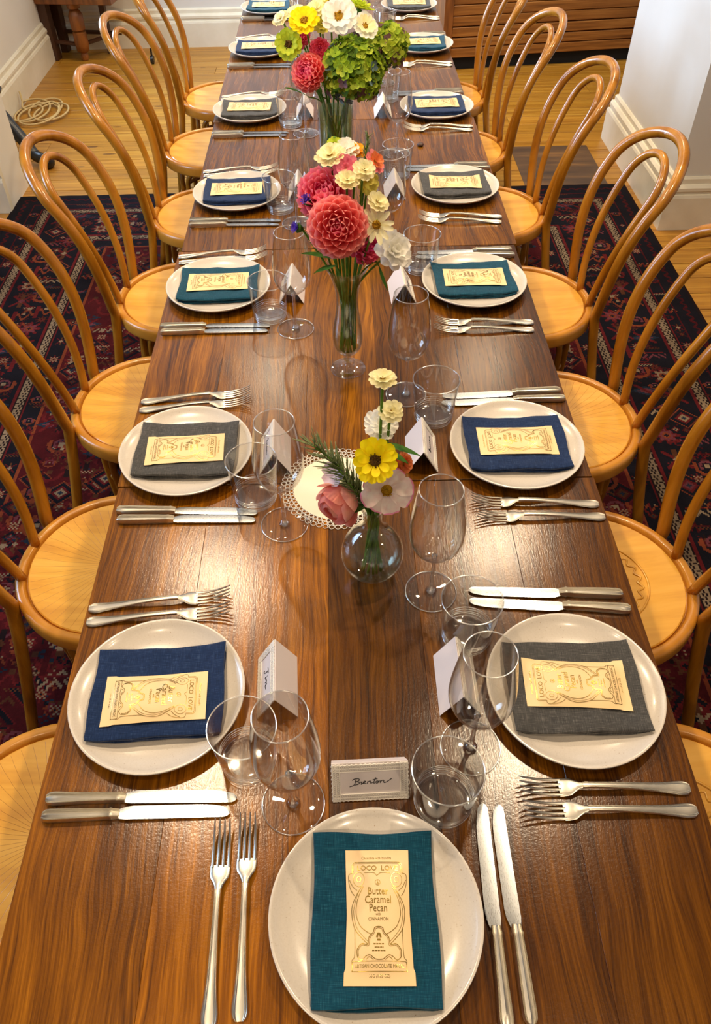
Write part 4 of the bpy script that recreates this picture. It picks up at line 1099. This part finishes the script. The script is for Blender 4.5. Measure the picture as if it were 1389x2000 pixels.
def dahlia(label, base, head, d, rad, mats, n, seed, solo, via, group):
    B = Vector(base); Hd = Vector(head); d = Vector(d).normalized()
    t = thing('dahlia', label, 'flower', tuple(B), 0, group)
    M = facing(Hd - B, d, seed); ms = []; big = MB()
    pet = petal(rad * .60, rad * .52, .42, .62, .36, .42, 6, 6, .60)
    if solo: ms = [MB().add(*pet).mesh('petal', m_, 180) for m_ in mats]
    r_ = random.Random(seed)
    for k in range(n):
        u = (k + .5) / n
        th = math.acos(1 - 1.62 * u)             # polar angle from the crown
        ph = k * 2.39996
        sc = (.38 + .70 * min(1, th / 1.35)) * r_.uniform(.95, 1.05)
        dirv = Vector((math.sin(th) * math.cos(ph), math.sin(th) * math.sin(ph), math.cos(th)))
        p = Vector((dirv.x, dirv.y, dirv.z * .72)) * rad * .50
        # petal axis leans from the radial direction up towards the crown
        q = Matrix.Rotation(ph, 4, 'Z') @ Matrix.Rotation(-(PI / 2 - th) - (.12 if th > .5 else 0), 4, 'Y')
        X = Matrix.Translation(p) @ q @ Matrix.Scale(sc, 4)
        mi = 0 if th < .55 else (1 if th < .95 else 2)
        mi = min(mi, len(mats) - 1)
        if solo: obj('petal', ms[mi], t, M @ X)
        else: big.add(*pet, M @ X, mi)
    if not solo: big.build('petals', list(mats), t, 180)
    MB().lathe([(0, -rad * .42), (rad * .40, -rad * .2), (rad * .52, 0), (rad * .40, rad * .30), (0, rad * .40)], 16, M).build('flower_heart', mats[-1], t, 180)
    MB().tube([p - B for p in spline([B] + [Vector(v_) for v_ in via] + [Hd - d * rad * .5, Hd - d * rad * .3], 6)], .003, 7).build('stem', 'stem', t, 180)
    return t
def leaf_mesh(L, wd, bend): return petal(L, wd, .12, .06, bend, .15, 8, 4, .42)
def leaf_thing(label, base, pts, L, wd, d, bend, group, cat='leaf', roll=0):
    """a leafy shoot: stem in the vase and one long blade"""
    B = Vector(base); t = thing('leaf_shoot', label, cat, tuple(B), 0, group)
    tip = Vector(pts[-1]); x = Vector(d).normalized()
    z = Vector((0, 0, 1)); y = z.cross(x); y = y.normalized() if y.length > .01 else Vector((0, 1, 0)); z = x.cross(y)
    Mx = Matrix.Identity(4)
    for i in range(3): Mx[i][0] = x[i]; Mx[i][1] = y[i]; Mx[i][2] = z[i]
    Mx = Matrix.Translation(tip - B) @ Mx @ Matrix.Rotation(roll, 4, 'X')
    MB().tube([p - B for p in spline([B] + [Vector(q) for q in pts], 6)], .0018, 6).build('stem', 'stem', t, 180)
    MB().add(*leaf_mesh(L, wd, bend), Mx).build('blade', 'leaf', t, 180)
    return t
def sprig(label, base, pts, n, nl, group, seed):
    """rosemary: woody stem with needle leaves"""
    B = Vector(base); t = thing('rosemary_sprig', label, 'herb', tuple(B), 0, group)
    P = [p - B for p in spline([B] + [Vector(q) for q in pts], 8)]
    MB().tube(P, .0015, 6).build('stem', 'stem', t, 180)
    r_ = random.Random(seed); m = MB(); k0 = int(len(P) * .45)
    for k in range(n):
        u = k0 + (len(P) - 1 - k0) * (k / n); i = min(int(u), len(P) - 2)
        p = P[i].lerp(P[i + 1], u - i); ax = (P[i + 1] - P[i]).normalized()
        s_ = ax.orthogonal().normalized(); s_.rotate(Quaternion(ax, r_.uniform(0, 6.28)))
        dv = (ax * r_.uniform(.6, 1.2) + s_ * r_.uniform(.5, 1.0)).normalized(); L = nl * r_.uniform(.7, 1.2)
        m.tube([p, p + dv * L * .4, p + dv * L * .8 + ax * L * .1, p + dv * L + ax * L * .16], [.0010, .0014, .0011, .0003], 4, flat=.5)
    o = m.build('needles', 'rosemary', t, 180); o['kind'] = 'stuff'
    return t

def zin(L): return petal(L, L * .60, .10, .66, .10, .35, 5, 4, .68)
def vase1():
    bx, by_ = .022, .869; b = (bx, by_, TZ + .0004)
    t = thing('bulb_vase', 'small round clear glass bulb vase with narrow neck holding the nearest flowers', 'vase', b)
    out = [(0, .0006), (.022, .0010), (.036, .010), (.048, .028), (.0535, .050), (.050, .074), (.038, .096), (.024, .112), (.0165, .126), (.0150, .140), (.0165, .155), (.0215, .166)]
    inn = [(r - .0016 if r > .002 else 0, z + (.004 if i < 2 else 0)) for i, (r, z) in enumerate(out)][::-1]
    MB().lathe(spl2(out) + [(.0212, .1672), (.0202, .1672)] + spl2(inn), 40).build('vase_glass', 'glass_vase', t, 180)
    MB().lathe([(0, .0052)] + [(r - .0022, z) for r, z in out[2:7]] + [(.0330, .098), (0, .098)], 40).build('water', 'water', t, 60)
    G_ = 'flowers in the bulb vase'
    bs = lambda k: (bx + .018 * math.cos(k * 2.4), by_ + .014 * math.sin(k * 2.4), TZ + .010)
    nk = lambda k, z=.15: (bx + .008 * math.cos(k * 2.4 + 2), by_ + .008 * math.sin(k * 2.4 + 2), TZ + z)
    def H(x, y, z): return (x, y, TZ + z)
    flower('zinnia', 'bright yellow zinnia with dark eye, front of the bulb vase', 'flower', bs(0), H(.023, .842, .293), (-.10, -.75, .75), ['p_yellow', 'p_yellow'], [(13, .006, 4, .0, 1.0), (7, .006, 22, .003, .72)], zin(.029), 'eye_brown', .0105, .007, 1, True, [nk(0)], group=G_)
    flower('cosmos', 'white cosmos with pink petal edges below the yellow zinnia', 'flower', bs(1), H(.041, .838, .236), (.05, -.86, .42), ['p_cosmos', 'p_cosmos'], [(8, .004, 8, 0, 1.0)], petal(.037, .030, .10, .74, -.02, .25, 14, 6, .74, .02), 'eye_gold', .009, .006, 2, True, [nk(1)], group=G_, edge=('p_cosmos_edge', 6))
    flower('zinnia', 'small orange double zinnia right of the yellow zinnia', 'flower', bs(2), H(.066, .868, .262), (.62, -.6, .45), ['p_orange'], [(16, .003, 0, 0, 1), (14, .002, 25, .003, .85), (10, .001, 50, .005, .7)], zin(.0155), 'eye_gold', .003, .004, 3, False, [nk(2)], group=G_)
    flower('cornflower', 'white ruffled flower behind the yellow zinnia', 'flower', bs(3), H(.033, .893, .318), (.05, -.5, .85), ['p_white'], [(15, .003, 5, 0, 1), (13, .002, 28, .003, .8), (9, .001, 52, .005, .6)], petal(.024, .013, .1, .8, .1, .3, 4, 6, .8, .05), 'eye_gold', .003, .004, 4, False, [nk(3)], group=G_)
    flower('zinnia', 'small cream zinnia, second highest above the bulb vase', 'flower', bs(4), H(.046, .875, .358), (.05, -.45, .9), ['p_cream'], [(12, .003, 2, 0, 1), (10, .002, 18, .003, .78), (7, .001, 40, .005, .5)], zin(.0165), 'eye_gold', .004, .004, 5, False, [nk(4), (.040, .873, TZ + .27)], group=G_)
    flower('zinnia', 'small cream zinnia on the tallest stem above the bulb vase', 'flower', bs(5), H(.033, .875, .416), (0, -.10, 1), ['p_cream'], [(12, .003, -2, 0, 1), (10, .002, 14, .003, .8), (7, .001, 34, .005, .55)], zin(.0180), 'eye_gold', .004, .004, 6, False, [nk(5), (.030, .872, TZ + .27)], group=G_)
    # drooping peach peony
    B = Vector(bs(6)); t = thing('garden_rose', 'drooping peach pink garden rose on the left of the bulb vase', 'flower', tuple(B), 0, G_)
    Hd = Vector(H(-.036, .846, .199)); M = facing(Hd - B, (-.55, -.60, -.10), .4)
    def cupped(r_, hu, hv, flare):
        vs = []; fs = []; n = 7
        for i in range(n + 1):
            for j in range(n + 1):
                u, v_ = -1 + 2 * j / n, i / n
                wd = hu * (0.55 + .45 * math.sin(min(v_ / .6, 1) * PI / 2)) * (1 - .30 * max(0, (v_ - .7) / .3) ** 2)
                th = -PI / 2 + hv * v_ * (1 - .06 * u * u); ph = wd * u / max(.45, math.cos(th + .15)) * .8
                rr = r_ * (1 + flare * max(0, v_ - .72) ** 1.5 * 2.2 + .02 * math.sin(u * 4 + v_ * 3))
                vs.append((rr * math.cos(th) * math.cos(ph), rr * math.cos(th) * math.sin(ph), rr * math.sin(th) * .95))
        for i in range(n):
            for j in range(n): k = i * (n + 1) + j; fs.append((k, k + 1, k + n + 2, k + n + 1))
        return vs, fs
    for li, (n, rr, hu, hv, fl_) in enumerate(((3, .024, 1.0, 2.75, 0.0), (4, .028, .95, 2.45, .05), (5, .032, .85, 2.10, .25), (4, .0355, .80, 1.72, .6))):
        ms = [MB().add(*cupped(rr, hu, hv, fl_)).mesh('petal', m_, 180) for m_ in ('p_peach', 'p_peach_light')]
        for k in range(n):
            obj('petal', ms[(k + li) % 3 == 0], t, M @ Matrix.Rotation(2 * PI * (k + .41 * li) / n, 4, 'Z'))
    MB().lathe([(0, -.018), (.014, -.014), (.019, -.002), (.016, .010), (.008, .016), (0, .017)], 16, M).build('flower_heart', 'p_peach', t, 180)
    MB().tube([p - B for p in spline([B, Vector(nk(6)), Vector(H(-.010, .856, .205)), Hd + Vector((.012, .008, .010))], 6)], .0022, 7).build('stem', 'stem', t, 180)
    flower('sweet_pea', 'pale lilac flower above the drooping peach rose', 'flower', bs(7), H(-.036, .868, .243), (-.6, -.45, .6), ['p_lilac'], [(5, .002, 15, 0, 1)], petal(.022, .022, .15, .7, .1, .3, 5, 4, .65), 'eye_gold', .0, .004, 7, False, [nk(7)], group=G_)
    sprig('grey green rosemary sprig reaching left of the bulb vase', bs(8), [nk(8), H(-.02, .86, .250), H(-.068, .862, .308)], 80, .030, G_, 1)
    sprig('grey green rosemary sprig behind the drooping peach rose', bs(9), [nk(9), H(-.004, .853, .22), H(-.040, .856, .276)], 80, .028, G_, 2)
    sprig('short dark rosemary sprig beside the cosmos', bs(10), [nk(10), H(.004, .850, .205), H(-.018, .846, .246)], 80, .018, G_, 3)
    leaf_thing('slender green leaf pointing right above the yellow zinnia', bs(11), [nk(11), H(.030, .868, .27), H(.034, .872, .302)], .066, .013, (.95, -.12, -.25), -.12, G_)
    leaf_thing('short green leaf under the right-pointing leaf above the zinnia', bs(12), [nk(12), H(.030, .862, .27), H(.036, .862, .298)], .045, .012, (.8, -.3, -.30), -.1, G_)
    leaf_thing('dark green leaf at the neck of the bulb vase', bs(13), [nk(13), H(.008, .853, .19)], .03, .014, (-.5, -.6, .2), -.2, G_)
vase1()

def vase2():
    bx, by_ = -.009, 1.468
    t = thing('footed_vase', 'tall footed trumpet glass vase holding pink dahlias and cream zinnias', 'vase', (bx, by_, TZ + .0004))
    out = [(.004, .040), (.016, .044), (.029, .060), (.0335, .085), (.031, .115), (.0255, .150), (.0235, .180), (.0265, .210), (.036, .240), (.0455, .258)]
    inn = [(r - .0014, z + (.003 if i < 2 else 0)) for i, (r, z) in enumerate(out)][::-1]
    inn[-1] = (0, .045)
    MB().lathe([(0, .039)] + spl2(out) + [(.0452, .2592), (.0442, .2592)] + spl2(inn), 40).build('vase_glass', 'glass_vase', t, 180)
    MB().lathe([(0, .0004), (.039, .0004), (.0405, .0012), (.0395, .0024), (.024, .0055), (.008, .010), (.0042, .020), (.0046, .034), (.010, .042), (0, .0425)], 40).build('foot', 'glass_vase', t, 180)
    MB().lathe([(0, .0475)] + [(r - .0022, z) for r, z in out[2:6]] + [(.0225, .168), (0, .168)], 36).build('water', 'water', t, 60)
    G_ = 'flowers in the footed vase'
    kk = [0]
    def bs():
        kk[0] += 1; k = kk[0]; return (bx + .017 * math.cos(k * 2.4), by_ + .017 * math.sin(k * 2.4), TZ + .056)
    def nk(h, z=.20):
        v_ = Vector((h[0] - bx, h[1] - by_)); L_ = max(v_.length, 1e-4); r_ = min(.016, L_ * .4)
        return (bx + v_.x / L_ * r_, by_ + v_.y / L_ * r_, TZ + z)
    def H(x, y, z): return (x, y, TZ + z)
    def fl(name, lab, h, d, mats, layers, pet, eye, er, eh, seed, solo=False):
        h = H(*h); flower(name, lab, 'flower', bs(), h, d, mats, layers, pet, eye, er, eh, seed, solo, [nk(h)], group=G_)
    h = H(-.025, 1.405, .375)
    dahlia('large coral pink dahlia at the front of the footed vase', bs(), h, (-.05, -.80, .42), .050, ('d_magenta', 'd_coral', 'd_coral'), 78, 21, True, [nk(h)], G_)
    h = H(-.050, 1.480, .400)
    dahlia('deep pink dahlia behind and above the large coral dahlia', bs(), h, (-.25, -.5, .75), .047, ('d_magenta', 'd_rose', 'd_rose'), 66, 22, True, [nk(h)], G_)
    h = H(.026, 1.468, .306)
    dahlia('crimson pink dahlia low at the right behind the coral dahlia', bs(), h, (.5, -.5, .3), .036, ('p_magenta', 'p_magenta', 'p_rose'), 60, 23, False, [nk(h)], G_)
    dbl = [(12, .003, 2, 0, 1), (10, .002, 18, .003, .78), (7, .001, 40, .005, .5)]
    fl('zinnia', 'cream single daisy-like zinnia with greenish eye right of the coral dahlia', (.048, 1.415, .372), (.18, -.85, .5), ['p_cream'], [(12, .005, 6, 0, 1)], petal(.032, .0115, .15, .55, .05, .5, 5, 4, .55), 'eye_gold', .0085, .007, 31, True)
    # white double flower hanging at the right
    fl('dahlia', 'white double flower hanging at the right rim of the footed vase', (.080, 1.430, .308), (.40, -.62, .62), ['p_white'], [(8, .004, 2, 0, 1.0), (8, .004, 22, .003, .92), (7, .003, 45, .006, .8), (5, .002, 66, .008, .6)], petal(.039, .028, .22, .7, .12, .4, 6, 5, .65, .03), 'eye_gold', .004, .005, 32, True)
    fl('zinnia', 'small cream double zinnia above the daisy-like zinnia, right of the footed vase', (.051, 1.440, .404), (.35, -.45, .85), ['p_cream'], dbl, zin(.021), 'eye_gold', .004, .004, 33)
    fl('zinnia', 'cream double zinnia below the coral zinnia in the footed vase', (.026, 1.455, .459), (.2, -.55, .8), ['p_cream'], dbl, zin(.020), 'eye_gold', .004, .004, 34)
    fl('zinnia', 'cream double zinnia right above the deep pink dahlia', (-.006, 1.440, .447), (.05, -.45, .9), ['p_cream'], dbl, zin(.0205), 'eye_gold', .004, .004, 35)
    fl('zinnia', 'soft pink zinnia with orange eye in the footed vase', (-.007, 1.470, .456), (-.05, -.75, .6), ['p_pink'], dbl, zin(.0235), 'eye_gold', .006, .005, 36)
    fl('zinnia', 'large cream white zinnia at the top left of the footed vase', (-.036, 1.490, .472), (-.15, -.35, .92), ['p_cream'], dbl, zin(.0275), 'eye_gold', .006, .005, 37)
    fl('zinnia', 'white zinnia at the top of the footed vase beside the large cream one', (-.008, 1.520, .470), (.05, -.45, .85), ['p_white'], dbl, zin(.025), 'eye_gold', .005, .005, 38)
    fl('zinnia', 'small lime bud at the very top of the footed vase', (-.028, 1.530, .478), (-.1, -.3, .9), ['p_lime'], dbl, zin(.014), 'eye_gold', .003, .004, 39)
    fl('zinnia', 'golden orange zinnia at the top right of the footed vase', (.014, 1.525, .466), (.15, -.3, .9), ['p_gold'], dbl, zin(.018), 'eye_gold', .004, .004, 40)
    fl('zinnia', 'coral orange zinnia at the upper right of the footed vase', (.047, 1.500, .455), (.6, -.4, .65), ['p_coral', 'p_orange', 'p_orange'], dbl, zin(.021), 'eye_gold', .004, .004, 41)
    fl('zinnia', 'pale yellow zinnia tucked under the cream zinnias, right side', (.034, 1.500, .418), (.4, -.7, .4), ['p_pale_yellow'], dbl, zin(.023), 'eye_gold', .004, .004, 42)
    sp = petal(.0125, .004, .1, .9, .15, .3, 3, 2, .8)
    for lab, h, d in (('small violet cornflower left of the deep pink dahlia', (-.083, 1.455, .404), (-.4, -.4, .8)), ('small violet cornflower drooping lowest at the left', (-.105, 1.450, .352), (-.75, -.4, .4))):
        fl('cornflower', lab, h, d, ['p_purple'], [(11, .001, 25, 0, 1), (9, .001, 50, .001, .9)], sp, 'p_purple', .003, .006, 43)
    b_ = bs(); sprig('short rosemary tip at the top right of the footed vase', b_, [H(.004, 1.48, .2), H(.025, 1.50, .42), H(.036, 1.51, .500)], 60, .012, G_, 5)
    leaf_thing('long dark green leaf reaching left below the coral dahlia', bs(), [H(-.02, 1.455, .22), H(-.035, 1.45, .285)], .07, .020, (-.75, -.15, .35), -.15, G_)
    leaf_thing('narrow green leaf under the coral dahlia, left rim of vase', bs(), [H(-.018, 1.45, .22), H(-.03, 1.44, .275)], .05, .016, (-.8, -.3, .05), -.2, G_)
    leaf_thing('thin green leaf hanging down at the right rim of the footed vase', bs(), [H(.012, 1.46, .22), H(.045, 1.45, .275), H(.056, 1.445, .27)], .055, .010, (.25, -.2, -.9), .1, G_)
    leaf_thing('broad green leaf behind the cream zinnias in the footed vase', bs(), [H(.008, 1.475, .22), H(.018, 1.48, .34)], .06, .030, (.35, -.35, .7), -.2, G_)
vase2()

def vase3():
    bx, by_ = -.026, 2.53; sc = .927
    t = thing('cylinder_vase', 'tall clear cylinder vase of water holding a green hydrangea and zinnias', 'vase', (bx, by_, TZ + .0004))
    out = [(.046, .0006), (.0505, .004), (.052, .02), (.054, .12), (.056, .222)]
    MB().lathe([(0, .0006)] + out + [(.0557, .2232), (.0542, .2232)] + [(.0538, .222), (.052, .12), (.0498, .02), (.046, .012), (0, .011)], 40).build('vase_glass', 'glass_vase', t, 60)
    MB().lathe([(0, .0125), (.0488, .014), (.0508, .12), (.0518, .190), (0, .190)], 36).build('water', 'water_green', t, 60)
    G_ = 'flowers in the cylinder vase'
    kk = [0]
    def bs():
        kk[0] += 1; k = kk[0]; q = .036 * math.sqrt((k * .61) % 1); return (bx + q * math.cos(k * 2.4), by_ + q * math.sin(k * 2.4), TZ + .022)
    def nk(h, z=.21):
        v_ = Vector((h[0] - bx, h[1] - by_)); L_ = max(v_.length, 1e-4); r_ = min(.040, L_ * .55)
        return (bx + v_.x / L_ * r_, by_ + v_.y / L_ * r_, TZ + z)
    def H(x, y, z): return (x, y, TZ + z)
    # head positions: on the sight lines measured for the photo, at the vase's depth
    C = Vector((-.023, 0, 1.0792))
    def HP(x, y, z, dy=0.0):     # (x,y,z) given at depth 2.775; move along the line of sight to the vase's depth
        k_ = (by_ + dy) / y; p = C + (Vector((x, y, z)) - C) * k_; return (p.x, p.y, TZ + p.z)
    dbl = [(13, .004, 3, 0, 1), (11, .003, 18, .003, .78), (8, .002, 38, .006, .5)]
    sgl = [(14, .008, 4, 0, 1), (10, .007, 20, .004, .75)]
    def fl(lab, p, dy, d, mats, layers, L_, eye, er, seed, solo=False):
        h = HP(*p, dy); flower('zinnia', lab, 'flower', bs(), h, d, mats, layers, zin(L_), eye, er, er * .7, seed, solo, [nk(h)], stem_r=.0028, group=G_)
    fl('large white zinnia with golden eye at the top of the cylinder vase', (-.009, 2.775, .372), -.02, (0, -.8, .6), ['p_white'], sgl, .043, 'eye_gold', .014, 51, True)
    fl('bright yellow zinnia at the top left of the cylinder vase', (-.116, 2.775, .363), -.01, (-.1, -.65, .75), ['p_yellow'], sgl, .036, 'eye_gold', .013, 52, True)
    fl('cream zinnia half hidden behind the bright yellow zinnia', (-.138, 2.775, .384), .05, (-.1, -.3, .9), ['p_cream'], dbl, .028, 'eye_gold', .005, 53)
    fl('cream white round zinnia left of the large white zinnia', (-.075, 2.775, .395), .03, (-.1, -.55, .8), ['p_cream'], dbl, .027, 'eye_gold', .005, 54)
    fl('small pale zinnia bud farthest left above the cylinder vase', (-.189, 2.775, .369), .0, (-.45, -.4, .75), ['p_cream', 'p_white', 'p_cream'], dbl, .023, 'eye_gold', .004, 55)
    fl('lime green zinnia at the left of the cylinder vase', (-.168, 2.775, .299), -.03, (-.25, -.85, .35), ['p_lime'], sgl, .035, 'eye_brown', .012, 56, True)
    fl('lime zinnia seen edge-on at the top right of the cylinder vase', (.055, 2.775, .394), .04, (.25, .15, .95), ['p_lime'], dbl, .041, 'eye_gold', .009, 57)
    fl('white zinnia resting on the hydrangea right of the large white zinnia', (.072, 2.775, .344), -.02, (.3, -.6, .7), ['p_white', 'p_cream'], sgl, .033, 'eye_gold', .009, 58)
    fl('pale yellow zinnia at the very back of the cylinder vase', (-.035, 2.775, .415), .06, (0, -.3, .9), ['p_pale_yellow'], dbl, .032, 'eye_gold', .006, 59)
    fl('small yellow zinnia between the yellow and the white zinnia', (-.062, 2.775, .352), .03, (0, -.6, .7), ['p_pale_yellow'], dbl, .026, 'eye_gold', .005, 60)
    h = HP(-.109, 2.775, .215, -.05)
    dahlia('raspberry coral dahlia at the lower left of the cylinder vase', bs(), h, (-.45, -.65, .45), .045, ('d_magenta', 'd_rose', 'd_coral'), 80, 61, True, [nk(h)], G_)
    h = HP(-.133, 2.775, .318, .04)
    dahlia('small dark pink dahlia behind the lime zinnia', bs(), h, (-.2, -.6, .6), .028, ('p_magenta', 'p_rose'), 50, 62, False, [nk(h)], G_)
    h = HP(-.071, 2.775, .280, -.01)
    dahlia('small dark pink dahlia among the stems above the raspberry dahlia', bs(), h, (0, -.8, .4), .028, ('p_magenta', 'p_rose'), 50, 63, False, [nk(h)], G_)
    for lab, dv in (('dark green leaf under the yellow zinnia in the cylinder vase', (-.2, -.3, .6)), ('dark green leaf beside the hydrangea in the cylinder vase', (.15, -.5, .5)), ('dark green leaf between the pink dahlias in the cylinder vase', (-.5, -.3, .4))):
        leaf_thing(lab, bs(), [(bx + dv[0] * .06, by_ + dv[1] * .05, TZ + .20), (bx + dv[0] * .12 - .02, by_ + dv[1] * .09, TZ + .235)], .09, .035, dv, -.15, G_)
    # hydrangeas
    def hydrangea(label, p, dy, rad, n, seed, weights):
        h = Vector(HP(*p, dy)); B = Vector(bs()); t = thing('hydrangea', label, 'flower', tuple(B), 0, G_)
        cols = ['hyd_green', 'hyd_lime', 'hyd_dark', 'hyd_blue', 'hyd_mauve']; ms = []
        pv, pf = petal(.0135, .0135, .12, .6, .12, .35, 3, 2, .6)
        for c in cols:
            m = MB()
            for k in range(4): m.add(pv, pf, Matrix.Rotation(k * PI / 2, 4, 'Z') @ Matrix.Translation((.0012, 0, 0)) @ Matrix.Rotation(-R(12), 4, 'Y'))
            m.lathe([(0, -.001), (.0018, .0005), (0, .0022)], 5)
            ms.append(m.mesh('floret', c, 180))
        r_ = random.Random(seed); inner = MB()
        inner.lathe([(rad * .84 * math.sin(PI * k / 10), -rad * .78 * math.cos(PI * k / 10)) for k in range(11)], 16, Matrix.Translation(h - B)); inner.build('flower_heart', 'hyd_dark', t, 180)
        for k in range(n):
            z = 1 - 1.86 * (k + .5) / n; a = k * 2.39996; q = math.sqrt(max(0, 1 - z * z))
            dv = Vector((q * math.cos(a), q * math.sin(a), z * .92)); lump = 1 + .07 * math.sin(a * 3 + z * 5) + r_.uniform(-.07, .05)
            nrm = (dv + Vector((r_.uniform(-.5, .5), r_.uniform(-.5, .5), r_.uniform(-.3, .6)))).normalized()
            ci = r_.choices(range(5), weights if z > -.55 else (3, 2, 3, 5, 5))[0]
            X = Matrix.Translation(h - B + dv * rad * lump) @ nrm.to_track_quat('Z', 'Y').to_matrix().to_4x4() @ Matrix.Rotation(r_.uniform(0, 6), 4, 'Z') @ Matrix.Scale(r_.uniform(.8, 1.25), 4)
            obj('floret', ms[ci], t, X)
        MB().tube([p_ - B for p_ in spline([B, Vector(nk(h)), h - Vector((0, 0, rad * .4))], 6)], .004, 7).build('stem', 'stem', t, 180)
    hydrangea('big green hydrangea head at the front right of the cylinder vase', (.034, 2.775, .225), -.02, .088, 290, 71, (6, 4, 3, .5, .8))
    hydrangea('smaller lime green hydrangea head at the right of the big one', (.140, 2.775, .290), .03, .058, 150, 72, (4, 7, 2, .2, 2))
vase3()

# small nutshell-like crumbs on the third table
t = thing('brown_pebble', 'small glossy brown pebble-like crumb on the third table', 'crumb', (.26, 2.716, TZ + .0003))
MB().lathe([(0, 0), (.009, .001), (.012, .005), (.009, .0085), (0, .010)], 12, Matrix.Scale(1.0, 4)).build('shell', 'oak_dark', t, 180)
MB().lathe([(0, 0), (.007, .001), (.0085, .004), (.006, .0068), (0, .008)], 12, Matrix.Translation((.002, .014, 0))).build('shell', 'oak', t, 180)

# ================================================================== BACK OF THE ROOM
# slatted wooden cabinet on a dark plinth
t = thing('slatted_cabinet', 'wide cabinet faced with horizontal wooden slats on a dark plinth at the back', 'cabinet', (1.55, 5.98, 0))
rot = R(6.0)
t.rotation_euler = (0, 0, rot)
MB().box(-.80, .80, .02, .42, .0, .075).build('plinth', 'black_void', t, 0)
MB().box(-.80, .80, .024, .44, .075, 1.05).build('carcass', 'black_void', t, 0)
for s_ in (-1, 1): MB().box(s_ * .825 - .03, s_ * .825 + .03, -.02, .44, .0, 1.06, bev=.004).build('post', 'oak', t, 0)
for k in range(15):
    z0 = .080 + k * .0625; hgt = .0575 + .002 * math.sin(k * 5)
    m = MB().box(-.792, .792, -.012 + .003 * math.sin(k * 3.1), .023, 0, hgt, bev=.004)
    m.build('slat', 'slat_wood', t, 0, loc=(0, 0, z0))
MB().box(-.87, .87, -.03, .45, 1.06, 1.09, bev=.005).build('cabinet_top', 'oak', t, 0)

# old oak stool / side chair in the far left corner
t = thing('oak_stool', 'old oak stool with turned front leg and crossed stretchers in the far left corner', 'stool', (-1.83, 6.28, 0), R(-8))
MB().box(-.25, .30, -.06, .22, .36, .43, bev=.004).build('apron', 'oak', t, 0)
MB().box(-.28, .33, -.09, .23, .43, .455, bev=.006).build('seat', 'oak', t, 0)
MB().lathe([(0, .004), (.024, .004), (.030, .03), (.022, .05), (.045, .065), (.052, .11), (.050, .180), (.034, .190), (.050, .198), (.054, .28), (.040, .31), (.026, .32), (.046, .33), (.050, .36), (0, .36)], 8).build('turned_leg', 'oak', t, 50)
MB().box(-0.260, -0.190, -0.035, 0.035, 0, .40, bev=.003).build('leg', 'oak_dark', t, 0)
MB().box(-0.260, -0.190, 0.155, 0.225, 0, .40, bev=.003).build('leg', 'oak_dark', t, 0)
MB().box(0.115, 0.155, 0.155, 0.195, 0, .40, bev=.003).build('leg', 'oak_dark', t, 0)
m = MB(); m.tube([(-.22, 0, .12), (0, 0, .10)], .014, 6); m.build('stretcher', 'oak_dark', t, 40)
m = MB(); m.tube([(0, .01, .10), (.24, .18, .14)], .014, 6); m.build('stretcher', 'oak_dark', t, 40)
m = MB(); m.tube([(-.22, .19, .13), (.24, .18, .13)], .014, 6); m.build('stretcher', 'oak_dark', t, 40)

# black curved stool base behind the left pier
t = thing('black_stool', 'black stool with curved glossy legs half hidden behind the left wall pier', 'stool', (-1.95, 4.62, 0))
LEGP = [(.0, .25), (.08, .24), (.140, .185), (.215, .117), (.262, .060), (.31, .045), (.345, .045)]
for k in range(3):
    a = R(-31) + k * 2 * PI / 3; ca, sa = math.cos(a), math.sin(a); kk_ = 1.0 if k == 0 else .33
    q = spline([(r_ * ca * kk_, r_ * sa * kk_, z) for r_, z in LEGP], 5)
    MB().tube(q, [.040 - .012 * i_ / len(q) for i_ in range(len(q))], 12).build('leg', 'black_paint', t, 180)
    MB().lathe([(0, .001), (.026, .001), (.042, .016), (.045, .036), (.034, .060), (.014, .070), (0, .072)], 16, Matrix.Translation((.35 * ca * kk_, .35 * sa * kk_, 0))).build('foot', 'black_paint', t, 180)
MB().lathe([(0, .20), (.05, .21), (.06, .26), (.05, .30), (.09, .33), (.10, .35), (.09, .36), (0, .365)], 20).build('seat', 'black_paint', t, 60)

# coil of pale rope by the left skirting
pts = []
r_ = random.Random(3)
for k in range(150):
    a = k / 150 * 2 * PI * 5.3; q = 1 + .18 * math.sin(a * .37 + 1); off = .035 * math.sin(a * .19)
    pts.append((-1.905 + off + .105 * q * math.cos(a) + .05 * math.sin(a * .23), 5.24 + .165 * q * math.sin(a) + off + .05 * math.cos(a * .31), .009 + .006 * (k / 150 * 5 % 2) + .010 * k / 150))
pts += [(-2.00, 5.28, .02), (-2.02, 5.33, .05), (-2.03, 5.36, .10)]
rope = thing('rope_coil', 'coil of pale cotton rope on the floorboards beside the left skirting', 'rope', (-1.95, 5.22, 0))
MB().tube([Vector(p) - Vector((-1.95, 5.22, 0)) for p in spline(pts, 2)], .0062, 6).build('rope', 'rope', rope, 180)
# dark caster of another seat on the boards
t = thing('furniture_caster', 'small dark caster wheel on the floorboards below the back wall', 'caster', (-1.325, 6.17, 0))
MB().lathe([(0, -.012), (.024, -.012), (.028, -.006), (.028, .006), (.024, .012), (0, .012)], 16, Matrix.Translation((0, 0, .0285)) @ Matrix.Rotation(PI / 2, 4, 'Y')).build('wheel', 'black_paint', t, 40)
MB().box(-.006, .006, -.006, .006, .03, .10).build('pin', 'black_paint', t, 0)
